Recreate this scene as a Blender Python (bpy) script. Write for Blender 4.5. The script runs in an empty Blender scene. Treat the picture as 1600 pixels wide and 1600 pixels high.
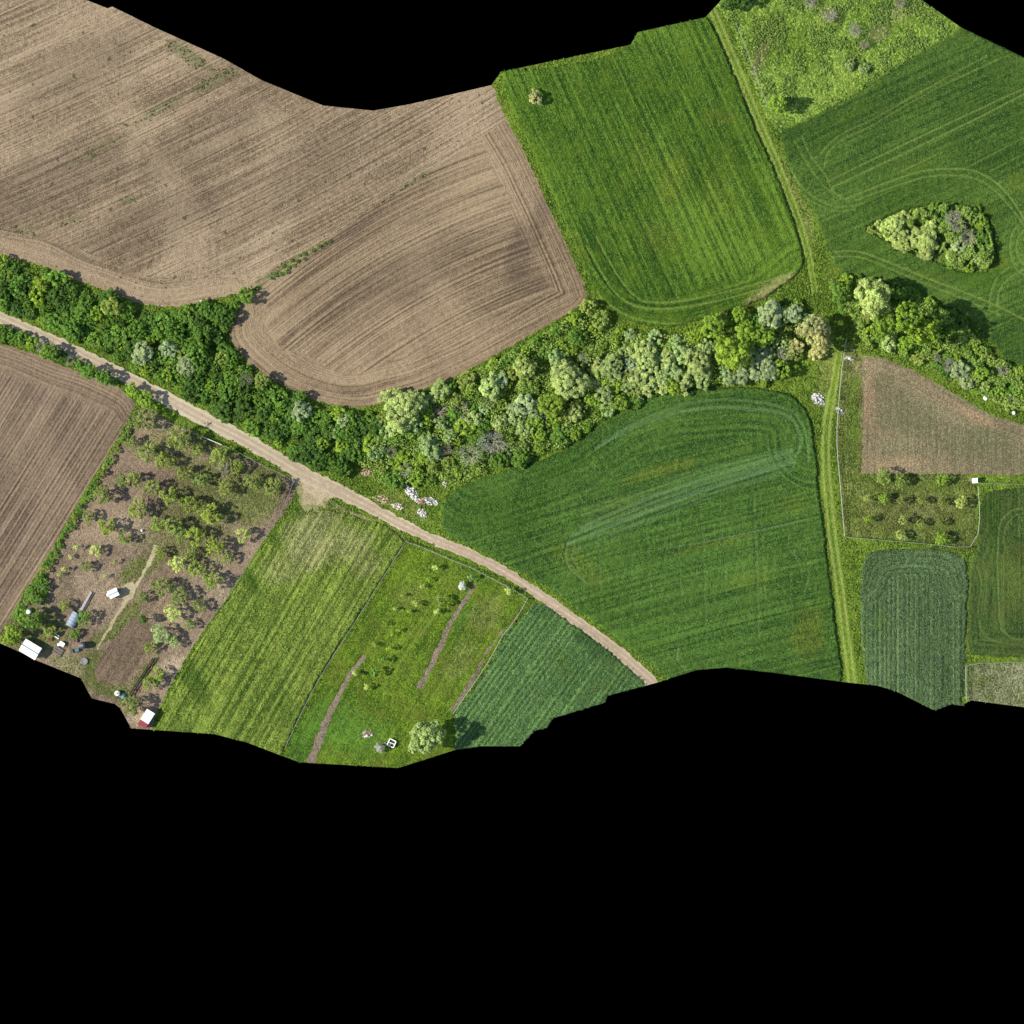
import bpy, math, random
import numpy as np
from mathutils import Vector

# ------------------------------------------------------------------ scale: 1 photo pixel = 0.14 m on the ground
S = 0.14
def W(px, py): return ((px - 800.0) * S, (800.0 - py) * S)

scene = bpy.context.scene
col = scene.collection
random.seed(7)
RNG = np.random.default_rng(11)

# ------------------------------------------------------------------ camera: straight down, from high up
CAM_H = 900.0
cam_d = bpy.data.cameras.new('camera')
cam_d.sensor_width = 36.0
cam_d.lens = 36.0 * CAM_H / (1600 * S)
cam_d.clip_start = 10.0
cam_d.clip_end = 6000.0
cam = bpy.data.objects.new('camera', cam_d)
cam.location = (0, 0, CAM_H)
cam.rotation_euler = (0, 0, 0)
col.objects.link(cam)
scene.camera = cam

# ------------------------------------------------------------------ sky and sun (low afternoon sun from the left)
SUN_EL = math.radians(40.0)
SUN_AZ = math.radians(184.0)          # direction TOWARDS the sun, measured from +x
sun_dir = Vector((math.cos(SUN_AZ) * math.cos(SUN_EL), math.sin(SUN_AZ) * math.cos(SUN_EL), math.sin(SUN_EL)))
world = bpy.data.worlds.new('World')
scene.world = world
world.use_nodes = True
wn = world.node_tree
sky = wn.nodes.new('ShaderNodeTexSky')
sky.sky_type = 'NISHITA'
sky.sun_disc = False
sky.sun_elevation = SUN_EL
sky.sun_rotation = math.atan2(sun_dir.x, sun_dir.y)
sky.altitude = 300.0
bg = wn.nodes['Background']
bg.inputs['Strength'].default_value = 0.115
wn.links.new(sky.outputs[0], bg.inputs['Color'])
sun_d = bpy.data.lights.new('sun', 'SUN')
sun_d.energy = 4.3
sun_d.angle = math.radians(0.6)
sun_d.color = (1.0, 0.955, 0.87)
sun = bpy.data.objects.new('sun', sun_d)
sun.rotation_euler = (-sun_dir).to_track_quat('-Z', 'Y').to_euler()
sun.location = (-200, 0, 200)
col.objects.link(sun)

vs = scene.view_settings
vs.view_transform = 'Standard'
vs.look = 'None'
vs.gamma = 1.0
vs.exposure = 0.8
vs.use_curve_mapping = False
scene.cycles.max_bounces = 5
scene.cycles.diffuse_bounces = 3
scene.cycles.transmission_bounces = 3

# ------------------------------------------------------------------ small helpers
def lin(c):
    c = c / 255.0
    return c / 12.92 if c <= 0.04045 else ((c + 0.055) / 1.055) ** 2.4
KALB = 0.55
def C(r, g, b, k=KALB): return (lin(r) * k, lin(g) * k, lin(b) * k, 1.0)

_TAB = np.random.default_rng(3).random((256, 256))
def vnoise(x, y, seed=0):
    x = np.asarray(x, float) + seed * 17.31; y = np.asarray(y, float) + seed * 9.77
    xi = np.floor(x).astype(int); yi = np.floor(y).astype(int)
    fx = x - xi; fy = y - yi
    fx = fx * fx * (3 - 2 * fx); fy = fy * fy * (3 - 2 * fy)
    a = _TAB[xi & 255, yi & 255]; b = _TAB[(xi + 1) & 255, yi & 255]
    c = _TAB[xi & 255, (yi + 1) & 255]; d = _TAB[(xi + 1) & 255, (yi + 1) & 255]
    return (a * (1 - fx) + b * fx) * (1 - fy) + (c * (1 - fx) + d * fx) * fy
def fbm(x, y, seed=0, o=4):
    s = 0; a = 0.5
    for i in range(o):
        s = s + a * vnoise(x * 2 ** i, y * 2 ** i, seed + i * 5); a *= 0.5
    return s / (1 - 0.5 ** o)
def sstep(a, b, x):
    t = np.clip((x - a) / (b - a), 0, 1); return t * t * (3 - 2 * t)
def macro(x, y):
    return 0.7 * (vnoise(np.asarray(x) / 45.0, np.asarray(y) / 45.0, 2) - 0.5)
def zg(x, y): return float(macro(x, y))

def tag(o, label=None, cat=None, group=None, kind=None):
    if label: o['label'] = label
    if cat: o['category'] = cat
    if group: o['group'] = group
    if kind: o['kind'] = kind
    return o
def empty(name, loc, rz=0.0, scale=(1, 1, 1), parent=None):
    o = bpy.data.objects.new(name, None)
    o.location = loc; o.rotation_euler = (0, 0, rz); o.scale = scale
    o.empty_display_size = 0.3
    col.objects.link(o)
    if parent: o.parent = parent
    return o
def link(name, me, parent=None, loc=None):
    o = bpy.data.objects.new(name, me)
    col.objects.link(o)
    if parent: o.parent = parent
    if loc is not None: o.location = loc
    return o

class MB:
    """collects boxes, tubes and prisms into ONE mesh"""
    def __init__(s): s.v = []; s.f = []; s.m = []
    def add(s, v, f, m=0):
        n = len(s.v); s.v += [tuple(p) for p in v]; s.f += [tuple(i + n for i in q) for q in f]; s.m += [m] * len(f); return s
    def box(s, x0, x1, y0, y1, z0, z1, m=0, rz=0.0, c=(0, 0)):
        P = [(x0, y0, z0), (x1, y0, z0), (x1, y1, z0), (x0, y1, z0), (x0, y0, z1), (x1, y0, z1), (x1, y1, z1), (x0, y1, z1)]
        if rz:
            ca, sa = math.cos(rz), math.sin(rz)
            P = [(c[0] + (x - c[0]) * ca - (y - c[1]) * sa, c[1] + (x - c[0]) * sa + (y - c[1]) * ca, z) for x, y, z in P]
        return s.add(P, [(0, 3, 2, 1), (4, 5, 6, 7), (0, 1, 5, 4), (1, 2, 6, 5), (2, 3, 7, 6), (3, 0, 4, 7)], m)
    def tube(s, pts, rad, n=6, m=0, cap=True):
        pts = [Vector(p) for p in pts]; k = len(pts)
        rad = rad if isinstance(rad, (list, tuple)) else [rad] * k
        V = []
        for i, p in enumerate(pts):
            t = (pts[min(i + 1, k - 1)] - pts[max(i - 1, 0)]).normalized()
            a = t.cross(Vector((0, 0, 1)))
            if a.length < 1e-3: a = Vector((1, 0, 0))
            a.normalize(); b = t.cross(a)
            for j in range(n):
                w = 2 * math.pi * j / n
                V.append(p + (a * math.cos(w) + b * math.sin(w)) * rad[i])
        F = []
        for i in range(k - 1):
            for j in range(n):
                F.append((i * n + j, (i + 1) * n + j, (i + 1) * n + (j + 1) % n, i * n + (j + 1) % n))
        if cap: F += [tuple(range(n)), tuple(reversed(range((k - 1) * n, k * n)))]
        return s.add(V, F, m)
    def lathe(s, prof, n=16, m=0, c=(0, 0, 0)):
        V = []; F = []
        for r, z in prof:
            for j in range(n):
                w = 2 * math.pi * j / n; V.append((c[0] + r * math.cos(w), c[1] + r * math.sin(w), c[2] + z))
        for i in range(len(prof) - 1):
            for j in range(n):
                F.append((i * n + j, i * n + (j + 1) % n, (i + 1) * n + (j + 1) % n, (i + 1) * n + j))
        F += [tuple(reversed(range(n))), tuple(range((len(prof) - 1) * n, len(prof) * n))]
        return s.add(V, F, m)
    def mesh(s, name, mats, smooth=False):
        me = bpy.data.meshes.new(name)
        me.from_pydata(s.v, [], s.f)
        for m in (mats if isinstance(mats, (list, tuple)) else [mats]): me.materials.append(m)
        if any(s.m): me.polygons.foreach_set('material_index', s.m)
        if smooth: me.polygons.foreach_set('use_smooth', [True] * len(s.f))
        me.update(); return me
    def build(s, name, mats, parent=None, smooth=False, loc=None):
        return link(name, s.mesh(name, mats, smooth), parent, loc)

# ------------------------------------------------------------------ node helpers
class NT:
    def __init__(s, name):
        s.mat = bpy.data.materials.new(name); s.mat.use_nodes = True
        s.t = s.mat.node_tree; s.t.nodes.clear()
    def n(s, typ, **kw):
        nd = s.t.nodes.new(typ)
        for k, v in kw.items(): setattr(nd, k, v)
        return nd
    def l(s, a, b): s.t.links.new(a, b)
    def put(s, sock, v):
        if isinstance(v, bpy.types.NodeSocket): s.l(v, sock)
        else: sock.default_value = v
    def math(s, op, a, b=0.0, c=0.0, clamp=False):
        nd = s.n('ShaderNodeMath', operation=op, use_clamp=clamp)
        s.put(nd.inputs[0], a); s.put(nd.inputs[1], b)
        if op in ('MULTIPLY_ADD',): s.put(nd.inputs[2], c)
        return nd.outputs[0]
    def mix(s, f, a, b, typ='MIX'):
        nd = s.n('ShaderNodeMix', data_type='RGBA', blend_type=typ)
        s.put(nd.inputs[0], f); s.put(nd.inputs[6], a); s.put(nd.inputs[7], b)
        return nd.outputs[2]
    def noise(s, vec, scale, detail=2.0, rough=0.55, dims='2D', dist=0.0):
        nd = s.n('ShaderNodeTexNoise', noise_dimensions=dims)
        s.l(vec, nd.inputs['Vector'])
        nd.inputs['Scale'].default_value = scale; nd.inputs['Detail'].default_value = detail
        nd.inputs['Roughness'].default_value = rough; nd.inputs['Distortion'].default_value = dist
        return nd.outputs[0]
    def remap(s, v, a, b, c=0.0, d=1.0):
        nd = s.n('ShaderNodeMapRange'); s.put(nd.inputs[0], v)
        for i, q in enumerate((a, b, c, d)): nd.inputs[i + 1].default_value = q
        return nd.outputs[0]
    def attr(s, name): return s.n('ShaderNodeAttribute', attribute_name=name)
    def out(s, bsdf):
        o = s.n('ShaderNodeOutputMaterial'); s.l(bsdf, o.inputs[0]); return s.mat

def plain(name, c, rough=0.7, var=0.25, scale=3.0, metallic=0.0, bump=0.0):
    """painted / wooden / stone surface: colour with uneven wear"""
    t = NT(name)
    tc = t.n('ShaderNodeTexCoord').outputs['Object']
    nz = t.noise(tc, scale, 5.0, 0.65, '3D')
    nz2 = t.noise(tc, scale * 7, 3.0, 0.6, '3D')
    v = t.math('ADD', t.math('MULTIPLY', nz, 0.7), t.math('MULTIPLY', nz2, 0.3))
    f = t.remap(v, 0.3, 0.7)
    dk = tuple(x * (1 - var) for x in c[:3]) + (1,); lt = tuple(min(1, x * (1 + var * 0.6)) for x in c[:3]) + (1,)
    b = t.n('ShaderNodeBsdfPrincipled')
    t.l(t.mix(f, dk, lt), b.inputs['Base Color'])
    b.inputs['Roughness'].default_value = rough; b.inputs['Metallic'].default_value = metallic
    if bump:
        bp = t.n('ShaderNodeBump'); bp.inputs['Strength'].default_value = bump; bp.inputs['Distance'].default_value = 0.03
        t.l(v, bp.inputs['Height']); t.l(bp.outputs[0], b.inputs['Normal'])
    return t.out(b.outputs[0])

def ground_mat(name, dark, light, alt, third, track, row=(1.2, 0.04, 0.6), fine=(4.5, 0.7), big=(0.035, 0.4),
               speck=None, bump=(0.6, 0.12), period=None, alt_break=0.35, hue=None, hrow=None):
    """field surface: streaks along the rows, clods / tufts, big moist patches, plus masks for wheel tracks and patches"""
    t = NT(name)
    pos = t.n('ShaderNodeTexCoord').outputs['Object']
    def rowpat(attr, r):
        sp = t.n('ShaderNodeSeparateXYZ'); t.l(t.attr(attr).outputs['Vector'], sp.inputs[0])
        cb = t.n('ShaderNodeCombineXYZ')
        t.put(cb.inputs[0], t.math('MULTIPLY', sp.outputs[0], r[0]))
        t.put(cb.inputs[1], t.math('MULTIPLY', sp.outputs[1], r[1]))
        rn = t.remap(t.noise(cb.outputs[0], 1.0, 3.0, 0.65), 0.3, 0.7, -0.5, 0.5)
        rn = t.math('MULTIPLY', rn, row[2])
        if period:
            sn = t.math('SINE', t.math('MULTIPLY', sp.outputs[0], 2 * math.pi / period[0]))
            rn = t.math('MULTIPLY_ADD', sn, period[1], rn)
        return rn, sp.outputs[2]
    ra, _ = rowpat('rowco', row)
    rb, hm = rowpat('headco', hrow or row)
    rr = t.n('ShaderNodeMix', data_type='FLOAT'); t.put(rr.inputs[0], hm); t.put(rr.inputs[2], ra); t.put(rr.inputs[3], rb); rn = rr.outputs[0]
    fn = t.noise(pos, fine[0], 3.0, 0.75)
    mn = t.noise(pos, fine[0] * 0.3, 3.0, 0.65)
    bn = t.noise(pos, big[0], 4.0, 0.6, dist=0.6)
    fs = t.math('ADD', t.math('MULTIPLY', t.remap(fn, 0.36, 0.64, -0.5, 0.5), 0.75), t.math('MULTIPLY', t.remap(mn, 0.33, 0.67, -0.5, 0.5), 0.35))
    v = t.math('ADD', rn, 0.5)
    v = t.math('MULTIPLY_ADD', fs, fine[1], v)
    v = t.math('MULTIPLY_ADD', t.remap(bn, 0.35, 0.65, -0.5, 0.5), big[1], v)
    hgt = t.math('MULTIPLY_ADD', fs, fine[1], rn)
    nd = t.n('ShaderNodeClamp'); t.l(v, nd.inputs[0]); v = nd.outputs[0]
    c = t.mix(v, dark, light)
    if hue:
        hn = t.noise(pos, 0.22, 4.0, 0.65)
        c = t.mix(t.math('MULTIPLY', t.remap(hn, 0.45, 0.68), hue[1]), c, hue[0])
    mk = t.attr('mask').outputs['Vector']
    ms = t.n('ShaderNodeSeparateXYZ'); t.l(mk, ms.inputs[0])
    pn = t.noise(pos, 1.3, 4.0, 0.75)
    br = t.remap(pn, 0.5 - alt_break, 0.5 + alt_break * 0.6)
    def sel(m):
        return t.math('MULTIPLY', m, t.math('MULTIPLY_ADD', br, 0.8, 0.15), clamp=True)
    vv = t.math('MULTIPLY_ADD', v, 1.0, 0.45)
    def shade(colr):
        g = t.n('ShaderNodeCombineColor')
        for i in range(3): t.put(g.inputs[i], t.math('MULTIPLY', vv, colr[i]))
        return g.outputs[0]
    c = t.mix(t.math('MULTIPLY', ms.outputs[2], t.math('MULTIPLY_ADD', br, 0.4, 0.55), clamp=True), c, shade(third))
    c = t.mix(sel(ms.outputs[1]), c, shade(alt))
    c = t.mix(t.math('MULTIPLY', ms.outputs[0], t.remap(t.math('ADD', fn, pn), 0.7, 1.15, 0.25, 1.0), clamp=True), c, track)
    if speck:
        s1 = t.noise(pos, speck[1], 2.0, 0.5)
        c = t.mix(t.math('MULTIPLY', t.remap(s1, speck[2], speck[2] + 0.06), speck[3]), c, speck[0])
    b = t.n('ShaderNodeBsdfPrincipled')
    t.l(c, b.inputs['Base Color']); b.inputs['Roughness'].default_value = 0.9
    b.inputs['Specular IOR Level'].default_value = 0.15
    bp = t.n('ShaderNodeBump'); bp.inputs['Strength'].default_value = bump[0]; bp.inputs['Distance'].default_value = bump[1]
    t.l(hgt, bp.inputs['Height']); t.l(bp.outputs[0], b.inputs['Normal'])
    return t.out(b.outputs[0])

def foliage_mat(name, trans=0.3, use_obj=True, c0=None, c1=None):
    """leaves: colour from the object (species) varied leaf by leaf, some light comes through"""
    t = NT(name)
    tone = t.attr('tone').outputs['Fac']
    if use_obj:
        oc = t.n('ShaderNodeObjectInfo')
        mul = t.math('MULTIPLY_ADD', tone, 1.1, 0.45)
        c = t.mix(1.0, oc.outputs['Color'], mul, 'MULTIPLY')
        wy = t.math('MULTIPLY', t.remap(tone, 0.55, 1.0), 0.18)
        c = t.mix(wy, c, (0.42, 0.42, 0.10, 1))
    else:
        c = t.mix(tone, c0, c1)
    d = t.n('ShaderNodeBsdfPrincipled'); t.l(c, d.inputs['Base Color']); d.inputs['Roughness'].default_value = 0.65
    d.inputs['Specular IOR Level'].default_value = 0.25
    tr = t.n('ShaderNodeBsdfTranslucent'); t.l(t.mix(0.35, c, (0.30, 0.42, 0.03, 1)), tr.inputs[0])
    mx = t.n('ShaderNodeMixShader'); mx.inputs[0].default_value = trans
    t.l(d.outputs[0], mx.inputs[1]); t.l(tr.outputs[0], mx.inputs[2])
    return t.out(mx.outputs[0])
# ================================================================== THE GROUND
def seg_dist(X, Y, pts, closed=False):
    """distance of many points to a polyline; also nearest point"""
    best = np.full(X.shape, 1e18); bx = np.zeros_like(X); by = np.zeros_like(Y)
    n = len(pts)
    for i in range(n if closed else n - 1):
        x0, y0 = pts[i]; x1, y1 = pts[(i + 1) % n]
        dx, dy = x1 - x0, y1 - y0; L = dx * dx + dy * dy
        if L < 1e-12: continue
        t = np.clip(((X - x0) * dx + (Y - y0) * dy) / L, 0, 1)
        qx = x0 + t * dx; qy = y0 + t * dy
        d = (X - qx) ** 2 + (Y - qy) ** 2
        m = d < best
        best = np.where(m, d, best); bx = np.where(m, qx, bx); by = np.where(m, qy, by)
    return np.sqrt(best), bx, by
def seg_near(X, Y, pts, maxd):
    out = np.full(X.shape, maxd + 1.0); A = np.array(pts)
    m = (X > A[:, 0].min() - maxd) & (X < A[:, 0].max() + maxd) & (Y > A[:, 1].min() - maxd) & (Y < A[:, 1].max() + maxd)
    if m.any(): out[m] = seg_dist(X[m], Y[m], pts)[0]
    return out
def inside(X, Y, poly):
    r = np.zeros(X.shape, bool); n = len(poly)
    for i in range(n):
        x0, y0 = poly[i]; x1, y1 = poly[(i + 1) % n]
        if y0 == y1: continue
        c = ((y0 > Y) != (y1 > Y)) & (X < (x1 - x0) * (Y - y0) / (y1 - y0) + x0)
        r ^= c
    return r
def smooth(pts, closed=True, step=6.0, sharp=48):
    """Catmull-Rom through the traced points; real corners stay sharp"""
    P = [np.array(p, float) for p in pts]; n = len(P); out = []
    def tang(i):
        if not closed and (i == 0 or i == n - 1): return np.zeros(2)
        a = P[i] - P[(i - 1) % n]; b = P[(i + 1) % n] - P[i]
        la, lb = np.linalg.norm(a), np.linalg.norm(b)
        if la < 1e-6 or lb < 1e-6: return np.zeros(2)
        cs = np.dot(a, b) / la / lb
        if math.degrees(math.acos(max(-1, min(1, cs)))) > sharp: return np.zeros(2)
        return (a / la + b / lb) * 0.5
    for i in range(n if closed else n - 1):
        p0, p1 = P[i], P[(i + 1) % n]; L = np.linalg.norm(p1 - p0)
        m0, m1 = tang(i) * L, tang((i + 1) % n) * L
        k = max(1, int(L / step))
        for j in range(k):
            t = j / k
            out.append(tuple((2*t**3-3*t**2+1)*p0 + (t**3-2*t**2+t)*m0 + (-2*t**3+3*t**2)*p1 + (t**3-t**2)*m1))
    if not closed: out.append(tuple(P[-1]))
    return out
def ribbon(pts, widths):
    pts = smooth(pts, closed=False, step=8)
    k = len(pts); w = np.interp(np.linspace(0, 1, k), np.linspace(0, 1, len(widths)), widths)
    Lp, Rp = [], []
    for i in range(k):
        a = np.array(pts[max(i - 1, 0)]); b = np.array(pts[min(i + 1, k - 1)]); t = (b - a) / np.linalg.norm(b - a)
        nrm = np.array([-t[1], t[0]]); p = np.array(pts[i])
        wob = 1 + 0.10 * (vnoise(p[0] / 14, p[1] / 14, 8) - 0.5) * 2
        Lp.append(tuple(p + nrm * w[i] / 2 * wob)); Rp.append(tuple(p - nrm * w[i] / 2 * wob))
    return Lp + Rp[::-1]

OUTLINE = [(-90,-90),(0,-90),(90,-25),(135,0),(168,13),(175,10),(240,42),(350,92),(408,125),(505,165),(583,173),(640,163),(768,133),(783,112),
 (985,70),(997,50),(1102,27),(1127,0),(1215,-90),(1330,-90),(1440,0),(1500,42),(1600,90),(1690,135),(1690,1116),(1600,1105),(1516,1094),(1503,1103),(1488,1100),
 (1460,1110),(1400,1080),(1370,1071),(1330,1067),(1200,1050),(1135,1043),(1088,1047),(1025,1067),(950,1087),(945,1098),(865,1122),(855,1137),
 (835,1142),(813,1166),(750,1166),(710,1172),(622,1200),(467,1191),(385,1160),(335,1147),(205,1138),(188,1107),(180,1100),
 (143,1091),(127,1060),(60,1033),(30,1018),(0,1005),(-90,968)]

# ---- colours (as seen, turned into albedo by C)
BLK = (0, 0, 0, 1)
def soil(name, dk, lt, **k): return ground_mat(name, dk, lt, alt=k.pop('alt', C(88,110,52)), third=k.pop('third', C(112,94,76)), track=k.pop('track', C(205,180,145)), **k)

ROAD = [(-95,455),(-40,478),(0,496),(50,518),(100,541),(150,566),(225,604),(275,631),(325,658),(375,683),(425,712),(475,741),(525,765),(575,791),
        (625,818),(675,842),(725,862),(780,889),(840,927),(900,969),(960,1014),(1025,1070),(1060,1100)]
TRACK1 = [(1085,-60),(1115,20),(1150,103),(1185,190),(1216,262),(1246,342),(1263,400),(1274,458)]
TRACK2 = [(1312,548),(1303,600),(1294,650),(1290,705),(1293,760),(1301,840),(1312,920),(1322,1000),(1333,1080)]

FIELDS = []      # later entries lie over earlier ones
def F(**k): FIELDS.append(k)

# --- rough grass meadow, top
F(name='meadow', label='rough bright green meadow between the grassy track and the upper crop field', cat='meadow',
  poly=[(1122,-90),(1330,-90),(1440,0),(1503,43),(1420,92),(1330,150),(1218,206),(1196,180),(1170,110),(1140,40),(1118,0)], ang=40,
  mat=ground_mat('meadow_grass', C(92,136,30), C(196,226,100), C(176,168,118), C(118,148,36), C(132,164,46), row=(0.8,0.3,0.2), fine=(2.0,1.62), big=(0.05,0.4), bump=(1.0,0.25), hue=(C(150,178,72),0.5)),
  h=0.05, amp=0.22, freq=1.0, alt=[(1375,50,30,16,-0.6,1),(1300,20,25,16,0,.6),(1185,95,12,70,0.4,.7),(1400,20,40,18,0,.6)], third=[(1230,60,70,30,0.7,.7),(1190,70,22,40,0,.8)],
  tracks=[([(1172,22),(1200,48),(1245,95),(1300,130)],3,.6),([(1165,30),(1190,55),(1235,100)],3,.6),([(1175,20),(1210,-20)],3,.5),([(1360,60),(1400,40),(1450,15)],3,.9)])
# --- the two big ploughed fields, top left
F(name='ploughed_field', label='wide pale brown ploughed field filling the upper left', cat='field',
  poly=[(-90,-90),(0,-90),(90,-25),(135,0),(168,13),(175,10),(240,42),(350,92),(408,125),(505,165),(583,173),(640,163),(769,133),(782,165),(797,200),
        (765,212),(700,255),(600,322),(500,382),(440,428),(400,448),(360,461),(320,471),(285,477),(250,479),(220,473),(190,463),(130,441),(60,413),(0,399),(-90,378)], ang=28, curve=-0.0007,
  mat=soil('ploughed_soil_pale', C(108,90,67), C(204,180,145), row=(2.4,0.03,0.8), fine=(3.4,0.94), big=(0.028,0.4), third=C(112,95,76), alt=C(120,122,78), speck=(C(78,80,48), 0.55, 0.715, 0.8), bump=(0.7,0.10), hue=(C(190,162,130),0.25)), h=0.03, amp=0.05, freq=1.6,
  alt=[(330,128,52,11,-.45,1.0),(300,90,50,12,.55,1.0),(345,120,40,12,-.4,.8),(250,170,55,9,-.5,.8),(160,230,80,8,-.52,.5),(200,312,24,9,-.3,.7),(110,345,30,9,-.4,.6),(40,360,24,10,0,.5),(430,425,50,7,-.55,1.0),(640,287,60,4,-.6,.8)],
  third=[(110,110,130,50,-.5,.5),(310,225,150,50,-.5,.5),(70,290,170,60,-.35,.65),(480,270,170,55,-.5,.4),(250,340,190,50,-.4,.55)],
  head=([(-90,378),(0,399),(60,413),(130,441),(190,463),(220,473),(250,479),(285,477),(320,471),(360,461)],6.5), lightedge=.5)
F(name='ploughed_field', label='rounded ploughed brown field with curved furrows beside the tall hedge', cat='field',
  poly=[(392,462),(440,421),(500,379),(560,341),(640,290),(700,250),(765,206),(790,190),(806,214),(830,262),(850,306),(875,362),(898,415),(914,450),(915,464),(902,480),
        (880,494),(830,522),(760,562),(690,597),(620,622),(575,634),(540,635),(500,627),(450,607),(410,583),(375,552),(362,530),(360,512),(368,485)], ang=29, curve=0.0032, org=(640,430),
  mat=soil('ploughed_soil', C(100,82,61), C(196,171,135), row=(2.1,0.016,0.85), fine=(3.4,0.62), big=(0.03,0.35), third=C(124,105,84), bump=(0.8,0.12), period=(0.9,0.02), hrow=(2.2,0.03)), h=0.03, amp=0.05, freq=1.6,
  third=[(810,400,24,60,.1,.9),(840,350,18,60,.3,.8),(830,440,40,22,0,.6),(620,440,150,50,-.5,.5),(560,345,60,20,-.6,.6),(760,400,30,60,.4,-.4)],
  head=([(368,485),(360,512),(362,530),(375,552),(410,583),(450,607),(500,627),(540,635),(575,634),(620,622),(690,597),(760,562),(830,522),(880,494),(902,480),(915,464),(898,415),(850,306),(806,214),(790,185)],7.5),
  tracks=[([(615,570),(628,586)],2.2,.8),([(624,566),(640,583)],2.2,.8),([(507,580),(513,588)],2,.7),([(517,577),(525,593)],2,.7),([(543,588),(549,596)],2,.7),([(551,582),(560,597)],2,.7),([(385,478),(398,500)],2,.6),([(410,500),(430,530)],2,.6),([(420,520),(436,543)],2,.6),([(447,547),(456,560)],2,.6)])
F(name='ploughed_field', label='straight-furrowed brown ploughed field left of the orchard', cat='field',
  poly=[(-90,505),(0,536),(60,556),(105,574),(150,592),(185,606),(205,620),(211,634),(200,656),(170,708),(135,764),(95,832),(62,890),(40,922),(15,965),(0,990),(0,1005),(-90,968)], ang=58,
  mat=soil('ploughed_soil_grey', C(88,73,58), C(186,161,131), row=(1.9,0.02,0.65), fine=(3.4,0.56), big=(0.03,0.3), third=C(136,116,97), bump=(0.8,0.12), period=(0.8,0.12), hrow=(2.2,0.03)), h=0.03, amp=0.05, freq=1.6,
  head=([(-90,505),(0,536),(60,556),(105,574),(150,592),(185,606),(205,620),(213,634)],5.6), third=[(60,620,90,14,.4,.6),(100,680,30,60,.5,.4)])
# --- upper crop fields
F(name='crop_field', label='green crop field striped lengthwise beside the grassy track, upper middle', cat='field',
  poly=[(783,112),(985,70),(997,50),(1104,27),(1112,24),(1147,112),(1181,198),(1212,272),(1240,345),(1254,395),(1252,420),(1230,440),(1190,468),(1140,486),(1080,504),(1035,510),(1000,506),(960,490),(936,464),(921,438),
        (890,365),(848,272),(810,193),(788,141)], ang=-65.5,
  mat=ground_mat('crop_fresh', C(42,84,16), C(136,174,58), C(146,162,56), C(182,176,112), C(156,184,86), row=(1.2,0.014,0.85), fine=(3.1,1.19), big=(0.03,0.5), bump=(0.9,0.2), hue=(C(118,148,36),0.45)),
  h=0.62, amp=0.15, freq=1.5, head=([(800,196),(838,275),(880,368),(912,440),(930,466),(960,490),(1000,506),(1035,510),(1080,504),(1140,486),(1190,468),(1252,420)],6.5),
  alt=[(1050,280,26,60,.3,.6),(1120,185,30,14,0,.6),(1000,240,20,40,0,.4),(1030,370,40,26,0,.5),(905,385,9,40,-.4,.5),(1120,300,30,60,.2,.35)],
  third=[(1222,447,46,16,-.42,1.3),(1180,468,24,9,-.4,1.2)],
  tracks=[([(930,370),(960,425),(985,458),(1000,470),(1050,472),(1100,464),(1150,452),(1200,438),(1235,426)],2.6,.9),([(915,385),(945,438),(968,466),(990,478),(1030,483),(1080,478),(1130,468),(1180,454),(1225,440)],2.6,1.0),
          ([(925,450),(950,476),(985,496),(1030,505),(1080,504),(1130,492)],2.4,.8),([(1027,44),(1046,98),(1068,140)],2.0,.5),([(885,92),(940,210),(1000,345),(1060,470)],1.6,.4),([(858,100),(905,205),(960,330),(985,390)],1.6,.35),
          ([(960,78),(1040,250),(1120,440)],1.4,.3),([(1060,50),(1130,210),(1215,405)],1.4,.3)])
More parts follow.
